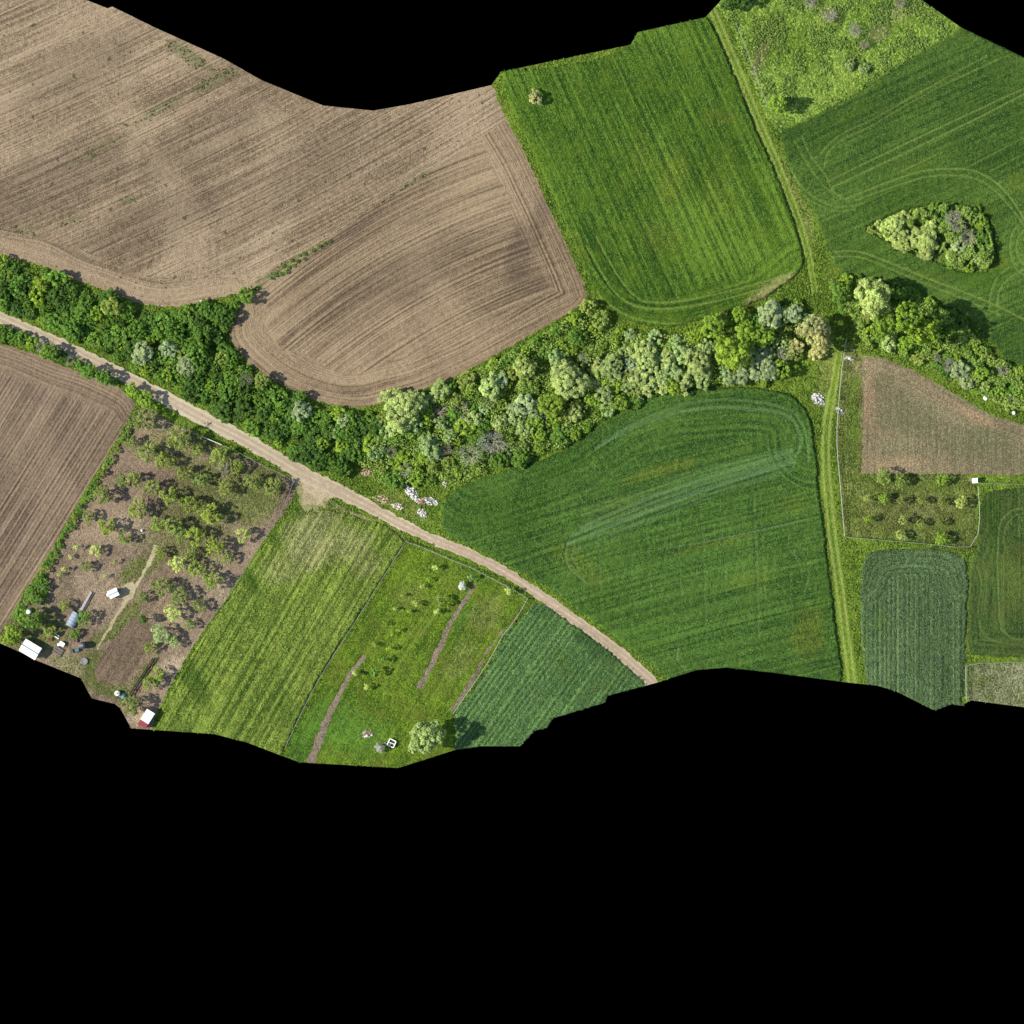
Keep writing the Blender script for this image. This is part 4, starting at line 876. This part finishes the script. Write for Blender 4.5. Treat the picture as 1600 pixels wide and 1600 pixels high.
tufts('orchard_weeds', in_cls(['orchard_ground'], 26000, lambda x, y: soft(x, y, ORCH_ALT) * 0.9 + 0.03, 6), 2, .26, C(76,104,34), C(176,186,84), 'weeds growing between the orchard trees', 'weeds', .12, 6)
tufts('field_weeds', in_cls([FIELDS[1]['label']], 30000, lambda x, y: soft(x, y, FIELDS[1]['alt']) * 0.28 + 0.004 * (fbm(x / 4, y / 4, 9, 3) > .55), 7), 3, .42, C(58,70,30), C(120,130,66), 'scattered weeds on the pale ploughed field', 'weeds', .12, 7)
ISLAND = [(1356,358),(1378,346),(1410,333),(1450,323),(1490,321),(1522,329),(1541,347),(1547,375),(1552,402),(1540,420),(1500,420),(1470,409),(1430,393),(1392,376)]
def scrub(name, polys_, n, seed, c0, c1, label):
    r = np.random.default_rng(seed); xs, ys = [], []
    for p in polys_:
        pp = smooth(p); A = np.array(pp); x = r.uniform(max(-25, A[:, 0].min()), min(1625, A[:, 0].max()), n); y = r.uniform(A[:, 1].min(), A[:, 1].max(), n)
        k = inside(x, y, pp)
        for (gx, gy, gr) in GAPS: k &= (x - gx) ** 2 + (y - gy) ** 2 > (gr * .8) ** 2
        xs.append(x[k]); ys.append(y[k])
    px, py = np.concatenate(xs), np.concatenate(ys); X = (px - 800) * S; Y = (800 - py) * S; n = len(X)
    hgt = 0.2 + 1.9 * sstep(.35, .72, fbm(X / 1.8, Y / 1.8, 31, 3)) * (0.5 + 0.8 * r.random(n))
    P = np.stack([X, Y, macro(X, Y) + hgt], 1)
    N = r.normal(size=(n, 3)) * .75 + np.array([0, 0, 1.0])
    tone = np.clip(.65 * fbm(X / 2.5, Y / 2.5, 35, 3) + .55 * r.random(n) - .1, 0, 1)
    me = quads(name, P, N, .22 + .26 * r.random(n), .8, tone, foliage_mat(name + '_leaves', .35, False, c0, c1), 0, seed)
    tag(link(name, me), label, 'undergrowth', kind='stuff')
scrub('scrub_undergrowth', [THICK, RIGHT, ISLAND], 70000, 77, (.11,.21,.025,1), (.42,.55,.12,1), 'ragged low scrub between the trees of both thickets')
scrub('bramble_undergrowth', [HEDGE_L], 42000, 78, (.05,.12,.015,1), (.22,.36,.05,1), 'dense brambles between the shrubs of the road hedge')
TR = {}
def off_tracks(f):
    lines = [(np.array([W(*p) for p in smooth(t[0], closed=False)]), t[1], t[2]) for t in f.get('tracks', [])]
    def fn(x, y):
        k = np.ones_like(x)
        for pts, w, s in lines:
            if s < .5: continue
            k = np.where(seg_dist(x, y, list(map(tuple, pts)))[0] < w * S * .5 + .15, 0, k)
        return k * (0.35 + 0.65 * sstep(.35, .6, fbm(x / 2, y / 2, 6, 3)))
    return fn
for (idx, nm, n, c0, c1, lab) in [(None, 'wheat_leaves', 24000, C(38,84,26), C(124,166,76), 'green blades of the triangular wheat field')]:
    f = [g for g in FIELDS if g['name'] == 'wheat_field'][0]
    tufts(nm, in_cls(['wheat_field'], n, off_tracks(f), 8), 2, .24, c0, c1, lab, 'crop', .58, 8)
fE = [g for g in FIELDS if g['label'].startswith('green crop field striped')][0]
tufts('crop_leaves', in_cls([fE['label']], 18000, off_tracks(fE), 9), 2, .24, C(46,92,16), C(142,178,62), 'green blades of the upper middle crop field', 'crop', .62, 9)
fX = [g for g in FIELDS if g['label'].startswith('dark green crop field with looping')][0]
tufts('crop_leaves', in_cls([fX['label']], 14000, off_tracks(fX), 10), 2, .22, C(38,76,24), C(118,152,62), 'green blades of the upper right crop field', 'crop', .42, 10)
def rows(label, spacing, step, seed):
    """plants set along the drilled rows of a row crop"""
    f = [g for g in FIELDS if g['label'] == label][0]; i = [k for k, g in enumerate(allf) if g is f][0]
    x, y = in_cls([label], 16000, None, seed)
    a = math.radians(f['ang']); ox, oy = W(800, 800)
    u = -(x - ox) * math.sin(a) + (y - oy) * math.cos(a)
    hp = [W(*p) for p in smooth(f['head'][0], closed=False)] if f.get('head') else None
    ph = u
    if hp:
        dd = seg_dist(x, y, hp)[0]; ph = np.where(dd < f['head'][1], dd, u)
    k = np.cos(2 * math.pi * (ph / spacing - .25)) > 0.15
    return x[k], y[k]
tufts('row_crop_leaves', rows('blue-green row crop with arched rows, lower right', 1.0, .3, 11), 2, .26, C(52,80,48), C(150,172,130), 'leafy plants in the arched rows, lower right', 'crop', .40, 11)
tufts('row_crop_leaves', rows('blue-green row crop in the corner below the road', 1.15, .3, 12), 2, .26, C(52,84,52), C(146,172,128), 'leafy plants in the slanting rows below the road', 'crop', .40, 12)
# ================================================================== FENCES, SHEDS, HEAPS AND GARDEN THINGS
M_POST = plain('weathered_wood', C(196,188,168), 0.8, 0.25)
M_DARKWOOD = plain('dark_wood', C(92,82,70), 0.8, 0.3)
M_WIRE = plain('galvanised_wire', C(190,192,178), 0.5, 0.15)
M_WHITE = plain('white_sheet', C(244,244,238,.92), 0.5, 0.12)
M_WHITE2 = plain('white_wall', C(226,222,210,.9), 0.8, 0.15)
M_RED = plain('red_sheet', C(178,72,74), 0.6, 0.2)
M_GREY = plain('grey_sheet', C(150,156,160), 0.6, 0.25)
M_DARK = plain('dark_plastic', C(78,82,90), 0.5, 0.2)
M_BLUE = plain('blue_tarp', C(150,172,196), 0.5, 0.3, 2.0, bump=0.6)
M_TEAL = plain('teal_plastic', C(96,150,148), 0.5, 0.3)
M_ORANGE = plain('terracotta', C(214,140,104), 0.7, 0.25)
M_PLANK = plain('grey_planks', C(150,134,116), 0.85, 0.3)
M_CONC = plain('concrete', C(158,154,148), 0.9, 0.2)

def fence(pts, label, post_mat=M_POST, rail_mat=M_WIRE, h=1.25, gap=3.2, rail=0.055, post=0.065, strands=2, board=False):
    P = [np.array(W(*p)) for p in smooth(pts, closed=False, step=20)]
    root = empty('fence', (P[0][0], P[0][1], zg(*P[0]))); z0 = zg(*P[0])
    tag(root, label, 'fence', 'plot fences')
    L = [0.0]
    for i in range(1, len(P)): L.append(L[-1] + float(np.linalg.norm(P[i] - P[i - 1])))
    n = max(2, int(L[-1] / gap) + 1); s = np.linspace(0, L[-1], n)
    X = np.interp(s, L, [p[0] for p in P]); Y = np.interp(s, L, [p[1] for p in P])
    pm = MB().tube([(0, 0, -0.4), (0, 0, h)], [post, post * .9], 6).mesh('post', post_mat)
    q = random.Random(int(pts[0][0])); tops = []
    for x, y in zip(X, Y):
        o = link('post', pm, root, (x - P[0][0], y - P[0][1], zg(x, y) - z0))
        o.rotation_euler = (q.uniform(-.06, .06), q.uniform(-.06, .06), q.uniform(0, 3)); tops.append((x - P[0][0], y - P[0][1], zg(x, y) - z0))
    mb = MB(); rail = rail * .55
    for k in range(strands):
        zz = h * (0.96 - 0.42 * k)
        if board:
            for a, b in zip(tops[:-1], tops[1:]):
                d = Vector((b[0] - a[0], b[1] - a[1], 0)); ang = math.atan2(d.y, d.x)
                c = ((a[0] + b[0]) / 2, (a[1] + b[1]) / 2)
                MB().box(c[0] - d.length / 2 + .01, c[0] + d.length / 2 - .01, c[1] - .05, c[1] + .05, a[2] + zz - .30, a[2] + zz, 0, ang, c).build('board', rail_mat, root)
        else:
            mb.tube([(x, y, z + zz - 0.03 * (i % 2)) for i, (x, y, z) in enumerate(tops)], rail, 4)
    if not board: mb.build('wire_strands', rail_mat, root)
    return root
fence([(459,754),(445,790),(405,855),(366,918),(310,996),(271,1060),(252,1098)], 'post and wire fence between orchard and rough grass field')
fence([(250,655),(290,671),(313,681)], 'short wire fence along the orchard, left of the pale gate')
fence([(348,696),(376,708),(415,730),(445,742),(458,752)], 'wire fence along the orchard, right of the pale gate to the corner')
fence([(633,848),(598,904),(561,963),(531,1009),(491,1075),(447,1165)], 'long straight fence between rough grass field and fenced plot', rail=.07)
fence([(634,846),(668,858),(700,873),(735,886),(770,905),(800,920),(824,935)], 'pale fence along the road above the grass plot', rail=.09)
fence([(824,936),(803,972),(789,986),(769,1025),(739,1070),(708,1115)], 'whitish fence between grass plot and row crop', rail=.11)
fence([(1322,530),(1317,560),(1311,620),(1307,690),(1311,740),(1319,837)], 'pale fence along the right-hand grassy track', rail=.08)
fence([(1320,839),(1390,845),(1460,851),(1512,857),(1525,845),(1527,760)], 'wire fence around the lower side of the right-hand garden', rail=.07)
fence([(1531,755),(1600,757),(1680,760)], 'fence running right from the tiny white hut')
fence([(1509,1092),(1508,1037),(1600,1034),(1680,1034)], 'fence around the straw-green corner plot', rail=.07)
fence([(238,1029),(222,1054),(205,1080),(192,1102)], 'dark plank fence dividing the lower orchard', M_DARKWOOD, M_DARKWOOD, 1.3, 2.4, board=True, strands=3)
fence([(1150,38),(1163,70),(1178,110),(1190,145),(1200,165)], 'broken pale fence at the left side of the meadow', gap=2.6, rail=.035, post=.07)

def at(px, py, rz=0.0, name='thing', label='', cat='', group=None):
    x, y = W(px, py); r = empty(name, (x, y, zg(x, y)), rz); tag(r, label, cat, group); return r

# --- pale metal gate by the road
g = at(331, 688.5, -math.atan2(14, 33), 'metal_gate', 'pale metal gate in the orchard fence beside the road', 'gate')
for x in (-2.3, 0, 2.3): MB().tube([(x, 0, -.3), (x, 0, 1.35)], .09, 8).build('post', M_WHITE2, g)
for z in (.3, .75, 1.25): MB().box(-2.25, 2.25, -.06, .06, z - .05, z + .05).build('rail', M_WHITE2, g)
for i in range(12): MB().box(-2.2 + i * .39, -2.16 + i * .39, -.03, .03, .12, 1.18).build('bar', M_WHITE2, g)

def gable(root, L, B, hw, hr, wall, roofs, ov=.25, door=None):
    """hut: walls with gable ends, roof slopes made of ribbed sheets, ridge cap, door and window"""
    mb = MB()
    mb.add([(-L/2,-B/2,-.2),(L/2,-B/2,-.2),(L/2,B/2,-.2),(-L/2,B/2,-.2),(-L/2,-B/2,hw),(L/2,-B/2,hw),(L/2,B/2,hw),(-L/2,B/2,hw),(-L/2,0,hr-.05),(L/2,0,hr-.05)],
           [(0,1,5,4),(2,3,7,6),(1,2,6,9,5),(3,0,4,8,7),(4,5,9,8),(7,8,9,6)])
    mb.build('wall', wall, root)
    dz = (hr - hw) / (B / 2)
    for side in (-1, 1):
        n = max(3, int((L + 2 * ov) / .85)); wsh = (L + 2 * ov) / n
        rm = roofs[0] if side < 0 else roofs[1]
        for i in range(n):
            x0 = -L/2 - ov + i * wsh; x1 = x0 + wsh + .02
            ye = side * (B/2 + ov); ze = hw - dz * ov; lift = .03 + .012 * (i % 2)
            m2 = MB()
            m2.add([(x0,0,hr+lift),(x1,0,hr+lift),(x1,ye,ze+lift),(x0,ye,ze+lift),(x0,0,hr+lift-.03),(x1,0,hr+lift-.03),(x1,ye,ze+lift-.03),(x0,ye,ze+lift-.03)],
                   [(0,1,2,3),(7,6,5,4),(0,4,5,1),(1,5,6,2),(2,6,7,3),(3,7,4,0)])
            m2.build('roof_sheet', rm, root)
    MB().box(-L/2-ov-.02, L/2+ov+.02, -.09, .09, hr+.035, hr+.075).build('ridge_cap', M_GREY, root)
    dr = MB().box(-.42, .42, -B/2-.04, -B/2-.002, 0, 1.6).build('door', M_DARKWOOD, root)
    MB().tube([(.3, -B/2-.045, .85), (.3, -B/2-.11, .85), (.2, -B/2-.11, .85)], .018, 6).build('handle', M_GREY, dr)
    wd = MB().box(L/2+.002, L/2+.03, -.35, .35, .95, 1.5).build('window', M_DARK, root)
    fr = MB()
    for (y0, y1, z0, z1) in ((-.42, -.35, .88, 1.57), (.35, .42, .88, 1.57), (-.35, .35, .88, .95), (-.35, .35, 1.5, 1.57)): fr.box(L/2+.003, L/2+.05, y0, y1, z0, z1)
    fr.build('frame', M_WHITE2, wd)

s1 = at(49, 1014, math.radians(-31), 'shed', 'white-roofed shed at the lower left edge of the land', 'shed')
gable(s1, 3.6, 2.5, 2.0, 2.45, M_WHITE2, (M_WHITE, M_WHITE))
s2 = at(178, 927, math.radians(25), 'hut', 'small hut with white roof beside the orchard footpath', 'hut')
gable(s2, 1.9, 1.5, 1.7, 2.05, M_WHITE2, (M_WHITE, M_WHITE), .15)
MB().box(-1.55, -1.12, -.1, .55, 0, .9).build('water_butt', M_WHITE2, s2)
s3 = at(230, 1122, math.radians(58), 'shed', 'little shed with one white and one red roof half', 'shed')
MB().box(-1.95, 1.75, -.85, .85, -.2, 2.0).build('wall', M_WHITE2, s3)
for i, (x0, x1, m) in enumerate([(-2.05, -1.45, M_RED), (-1.43, -.82, M_RED), (-.80, -.1, M_WHITE), (-.08, .62, M_WHITE), (.64, 1.25, M_WHITE), (1.27, 1.9, M_WHITE)]):
    z = 2.02 if m is M_RED else 2.14
    mb = MB(); mb.add([(x0,-1.0,z),(x1,-1.0,z),(x1,1.0,z+.25),(x0,1.0,z+.25),(x0,-1.0,z+.04),(x1,-1.0,z+.04),(x1,1.0,z+.29),(x0,1.0,z+.29)], [(0,3,2,1),(4,5,6,7),(0,1,5,4),(1,2,6,5),(2,3,7,6),(3,0,4,7)])
    mb.build('roof_sheet', m, s3)
MB().box(-.4, .4, -.89, -.852, 0, 1.85).build('door', M_DARKWOOD, s3)
s4 = at(1522, 751, math.radians(4), 'hut', 'tiny white hut at the corner of the right-hand garden', 'hut')
MB().box(-.5, .5, -.45, .45, -.2, 1.5).build('wall', M_WHITE2, s4)
MB().box(-.6, .6, -.55, .55, 1.5, 1.58).build('roof', M_WHITE, s4); MB().box(-.25, .25, -.48, -.452, 0, 1.3).build('door', M_GREY, s4)

# --- garden clutter at the shed
t = at(130, 1008, 0, 'water_tank', 'dark grey water tank casting a long shadow near the shed', 'tank')
MB().lathe([(.72,.0),(.75,.1),(.75,1.7),(.66,1.85),(.25,1.95)], 20).build('body', M_DARK, t, True); MB().lathe([(.22,1.95),(.24,2.05)], 12).build('lid', M_GREY, t)
MB().box(-1.05, -.72, -.35, .35, 0, .8).build('pump_box', M_GREY, t)
t = at(132, 1033, 0, 'well_ring', 'round grey concrete well ring in the grass', 'well')
mb = MB(); n = 24
for i in range(n):
    a0, a1 = 6.2832 * i / n, 6.2832 * (i + 1) / n
    mb.add([(r * math.cos(a), r * math.sin(a), z) for z in (0, .45) for r, a in ((.55, a0), (.75, a0), (.75, a1), (.55, a1))], [(4,5,6,7),(1,2,6,5),(3,0,4,7)])
mb.build('ring', M_CONC, t); MB().lathe([(.54, .30), (.54, .36)], 20).build('cover', M_GREY, t)
t = at(115, 968, math.radians(62), 'greenhouse', 'low blue-white plastic greenhouse tunnel in the orchard', 'greenhouse')
prof = [(1.05 * math.cos(a), 1.0 * math.sin(a)) for a in np.linspace(0, math.pi, 9)]
for i in range(4):
    x0, x1 = -1.6 + .8 * i, -.81 + .8 * i
    mb = MB(); mb.add([(x, y, z) for x in (x0, x1) for y, z in prof] , [(j, j + 1, 9 + j + 1, 9 + j) for j in range(8)]); mb.build('cover_sheet', M_BLUE, t)
for i in range(5):
    x = -1.6 + .8 * i; MB().tube([(x, y * 1.02, z * 1.02) for y, z in prof], .03, 5).build('hoop', M_WHITE2, t)
t = at(134, 942, math.radians(61), 'cloche_bed', 'long pale plastic-covered bed leading up from the greenhouse', 'garden bed')
for i in range(7):
    x0 = -2.7 + i * .78; w = .42 - .015 * i
    MB().add([(x0,-w,.05),(x0+.76,-w,.05),(x0+.76,w,.05),(x0,w,.05),(x0,-w*.4,.32),(x0+.76,-w*.4,.32),(x0+.76,w*.4,.32),(x0,w*.4,.32)], [(4,5,6,7),(0,1,5,4),(1,2,6,5),(2,3,7,6),(3,0,4,7)]).build('cover_sheet', plain('clear_film', C(196,188,182), .4, .25), t)
MB().box(-2.8, 2.95, -.62, -.52, 0, .25).build('edging_board', M_DARKWOOD, t)
t = at(97, 1006, math.radians(-30), 'garden_table', 'white garden table among the clutter by the shed', 'table')
MB().box(-.6, .6, -.45, .45, .70, .76).build('table_top', M_WHITE, t)
for x in (-.5, .5):
    for y in (-.36, .36): MB().tube([(x, y, 0), (x, y, .7)], .04, 6).build('leg', M_WHITE2, t)
t = at(93, 1007, math.radians(10), 'crate', 'white crate left of the garden table', 'crate')
MB().box(-.4, .3, -.22, .22, .02, .4).build('body', M_WHITE2, t); MB().box(-.44, .34, -.26, .26, .4, .46).build('lid', M_WHITE, t)
t = at(91, 1017, math.radians(-33), 'plank_stack', 'stack of grey-brown planks beside the shed', 'planks')
for i in range(9):
    for z in (0, 1): MB().box(-1.05 + .06 * z, 1.0 + .05 * (i % 3), -.9 + i * .2, -.74 + i * .2, .05 + z * .12, .15 + z * .12).build('plank', M_PLANK if (i + z) % 3 else M_DARKWOOD, t)
for i, (px, py, a, l, lab) in enumerate([(88, 991, -33, 1.7, 'upper of two pale boards lying near the shed'), (86.5, 994.5, -33, 1.9, 'lower of two pale boards lying near the shed'), (66, 921, 66, 2.6, 'long white board leaning in the hedge corner')]):
    t = at(px, py, math.radians(a), 'board', lab, 'board'); MB().box(-l/2, l/2, -.11, .11, .18, .24).build('plank', M_WHITE2, t); MB().box(-l/2+.1, -l/2+.2, -.18, .18, .0, .18).build('batten', M_PLANK, t)
t = at(60, 942, math.radians(-10), 'water_barrel', 'pale grey barrel lying in the hedge corner', 'barrel')
o = MB().lathe([(.36,-.7),(.42,-.6),(.42,.6),(.36,.7)], 14).build('body', M_GREY, t, True, (0, 0, .42)); o.rotation_euler = (0, math.pi / 2, 0)
MB().box(-.2, .2, -.45, .45, .0, .12).build('cradle', M_DARKWOOD, t)
t = at(49, 955, 0, 'rooftop_tank', 'white water tank on a frame among the corner trees', 'tank')
MB().lathe([(.42,4.2),(.48,4.35),(.48,5.1),(.3,5.3)], 16).build('body', M_WHITE, t, True)
for x in (-.35, .35):
    for y in (-.35, .35): MB().tube([(x, y, -.2), (x, y, 4.2)], .05, 6).build('leg', M_GREY, t)
MB().box(-.5, .5, -.5, .5, 4.12, 4.2).build('platform', M_DARKWOOD, t)
for px, py, c, nm, lab in [(118, 1001, M_ORANGE, 'planter', 'terracotta planter next to the dark water tank'), (235, 1042, M_ORANGE, 'planter', 'orange planter by the dark plank fence'), (79, 999, M_RED, 'planter', 'small red planter in the shade by the shed')]:
    t = at(px, py, .4, nm, lab, 'planter')
    MB().lathe([(.28,0),(.40,.45),(.43,.45),(.43,.52),(.36,.52),(.36,.42)], 14).build('pot', c, t); MB().lathe([(.35,.40),(.30,.44)], 12).build('soil', M_DARKWOOD, t)
t = at(119, 1016, .3, 'wheelbarrow', 'teal wheelbarrow standing between planter and water tank', 'wheelbarrow')
MB().add([(-.5,-.32,.35),(.4,-.28,.35),(.4,.28,.35),(-.5,.32,.35),(-.65,-.42,.7),(.6,-.36,.7),(.6,.36,.7),(-.65,.42,.7)], [(0,3,2,1),(0,1,5,4),(1,2,6,5),(2,3,7,6),(3,0,4,7)]).build('tray', M_TEAL, t)
for y in (-.3, .3): MB().tube([(.75, y * .3, .2), (-.4, y, .36), (-1.15, y, .62)], .03, 6).build('handle', M_DARKWOOD, t)
o = MB().lathe([(.12,-.05),(.2,-.05),(.2,.05),(.12,.05)], 14).build('wheel', M_DARK, t, False, (.72, 0, .2)); o.rotation_euler = (math.pi / 2, 0, 0)
for y in (-.25, .25): MB().tube([(-.35, y, 0), (-.3, y, .36)], .025, 6).build('leg', M_GREY, t)
t = at(184, 1083, 0, 'water_tank', 'round cream water tank in the grass near the lower edge', 'tank')
MB().lathe([(.55,0),(.6,.1),(.6,.95),(.5,1.1),(.2,1.18)], 18).build('body', M_WHITE2, t, True); MB().lathe([(.18,1.18),(.2,1.26)], 12).build('lid', M_GREY, t)
t = at(193, 1087, .5, 'tarp_heap', 'crumpled teal tarpaulin heap beside the cream tank', 'tarpaulin')
def heap(root, R, H, n, mats, seed, pname='stone', sz=(.08, .24)):
    q = random.Random(seed)
    protos = []
    for m in mats:
        for k in range(3):
            V = []
            for x in (-1, 1):
                for y in (-1, 1):
                    for z in (-1, 1): V.append((x * q.uniform(.5, 1), y * q.uniform(.5, 1), z * q.uniform(.35, .8)))
            protos.append(MB().add(V, [(0,1,3,2),(4,6,7,5),(0,4,5,1),(2,3,7,6),(0,2,6,4),(1,5,7,3)]).mesh(pname, m))
    for i in range(n):
        a = q.uniform(0, 6.28); d = R * math.sqrt(q.random()); h = H * max(0, 1 - (d / R) ** 1.5)
        o = link(pname, q.choice(protos), root, (math.cos(a) * d, math.sin(a) * d * .8, h * q.uniform(.2, 1)))
        s = q.uniform(*sz); o.scale = (s * q.uniform(.7, 1.4), s, s * .8); o.rotation_euler = (q.uniform(-.5, .5), q.uniform(-.5, .5), q.uniform(0, 6.28))
def cloth(root, R, H, m, seed, name='sheet'):
    n = 9; V = []; Fc = []
    r = np.random.default_rng(seed)
    for i in range(n):
        for j in range(n):
            x, y = (i / (n - 1) - .5) * 2 * R, (j / (n - 1) - .5) * 2 * R * .75
            d = math.hypot(x, y) / R
            V.append((x + r.normal() * .05, y + r.normal() * .05, max(.02, H * (1 - d * d) * (.5 + r.random())) + .05))
    for i in range(n - 1):
        for j in range(n - 1): Fc.append((i*n+j, (i+1)*n+j, (i+1)*n+j+1, i*n+j+1))
    MB().add(V, Fc).build(name, m, root)
cloth(t, .75, .5, M_TEAL, 3); MB().box(-.9, -.5, .1, .5, .02, .4).build('box', M_GREY, t)
t = at(215.5, 1079, 0, 'tyre', 'old brown tyre lying by the plank fence', 'tyre')
mb = MB(); n, k = 18, 8
V = [((.34 + .11 * math.cos(6.2832*j/k)) * math.cos(6.2832*i/n), (.34 + .11 * math.cos(6.2832*j/k)) * math.sin(6.2832*i/n), .12 + .10 * math.sin(6.2832*j/k)) for i in range(n) for j in range(k)]
mb.add(V, [(i*k+j, ((i+1)%n)*k+j, ((i+1)%n)*k+(j+1)%k, i*k+(j+1)%k) for i in range(n) for j in range(k)]).build('rubber', plain('brown_rubber', C(150,96,74), .8), t, True)

# --- rubble heaps and dumped rubbish
M_RUB = plain('white_rubble', C(248,243,236,.64), .85, .35); M_RUB2 = plain('grey_rubble', C(176,170,164), .85, .25); M_BRICK = plain('brick_rubble', C(192,138,118), .85, .25); M_CREAM = plain('cream_rubble', C(218,196,160), .85, .2)
for px, py, R, H, n, mats, lab in [(643, 770, 1.6, .7, 110, [M_RUB, M_RUB, M_RUB, M_RUB2], 'largest white rubble heap between road and wheat corner'), (673, 783, 1.2, .5, 70, [M_RUB, M_RUB, M_RUB, M_RUB2], 'white rubble heap nearest the wheat corner'), (658, 783, .9, .4, 50, [M_RUB, M_BRICK], 'small white heap with orange bits between the bigger heaps'),
      (660, 802, 1.05, .5, 60, [M_RUB, M_RUB, M_RUB, M_RUB2], 'elongated white heap closest to the lower verge'), (621, 791, 1.0, .5, 60, [M_RUB, M_CREAM], 'white and sandy heap right at the road edge'), (597, 780, 1.6, .35, 60, [M_CREAM, M_BRICK], 'low sandy rubble spread beside the road'), (572, 738, 1.1, .5, 60, [M_BRICK, M_CREAM], 'pinkish brick rubble heap in the shrubs above the road'),
      (1278, 624, 1.5, .7, 100, [M_RUB, M_RUB, M_RUB, M_RUB2], 'white rubble heap beside the right-hand grassy track'), (695, 757, .6, .3, 24, [M_RUB, M_RUB2], 'small pale heap at the wheat field edge'), (574, 1147, 1.1, .5, 60, [M_RUB2, M_RUB, M_BRICK], 'grey ash and rubble heap on the lower grass plot'),
      (1327, 560, .8, .35, 26, [M_RUB, M_RUB2], 'pale junk heap at the top of the right-hand garden'), (1313, 643, .9, .35, 30, [M_RUB, M_RUB2], 'whitish junk heap halfway down the right-hand garden fence'), (888, 667, .6, .3, 18, [M_RUB2, M_RUB2], 'pale grey stones at the foot of the thicket')]:
    t = at(px, py, math.radians((px * 7) % 60 - 50), 'rubble_heap', lab, 'rubble', 'rubble heaps and dumps'); t.scale = (1.35, .8, 1) if int(px) % 2 else (1.1, .95, 1); heap(t, R, H, n, mats, int(px))
for px, py, s, lab in [(314.5, 472, .55, 'white sack at the hedge tip between the ploughed fields'), (1540, 622, .75, 'white block beside the sprouting brown field'), (1584, 645, .6, 'white sack at the right edge of the sprouting field'), (222, 829, .4, 'white scrap of sheet in the orchard shade'), (178, 540, .5, 'small white sack in the dark gap of the road hedge')]:
    t = at(px, py, px % 3, 'white_sack', lab, 'sack')
    MB().lathe([(s*.5,0),(s*.75,.12),(s*.7,.4),(s*.3,.62),(s*.12,.7)], 9).build('sack', M_WHITE, t, True); MB().tube([(0,0,.66),(s*.1,0,.85)], s*.13, 6).build('tied_neck', M_WHITE2, t)
# --- white frame on the grass plot: a broken garden frame with a panel
t = at(612, 1161, math.radians(-25), 'cold_frame', 'white open-topped frame standing on the lower grass plot', 'frame')
for x in (-.75, .75): MB().box(x - .09, x + .09, -.75, .75, .02, .7).build('side_board', M_WHITE, t)
for y in (-.75, .75): MB().box(-.66, .66, y - .09, y + .09, .02, .7).build('end_board', M_WHITE, t)
MB().box(-.66, .66, -.06, .06, .5, .6).build('cross_bar', M_WHITE, t); MB().box(-.6, .0, -.66, -.08, .35, .4).build('panel', M_GREY, t)
MB().box(-1.5, -.86, -.75, -.5, .02, .14).build('loose_board', M_WHITE2, t)
t = at(803, 971, .5, 'orange_marker', 'small orange bucket at the kink of the whitish fence', 'bucket')
MB().lathe([(.22,0),(.28,.4),(.30,.4),(.26,.36),(.2,.06)], 12).build('bucket', M_ORANGE, t); MB().tube([(-.28,0,.4),(0,0,.6),(.28,0,.4)], .015, 5).build('handle', M_GREY, t)
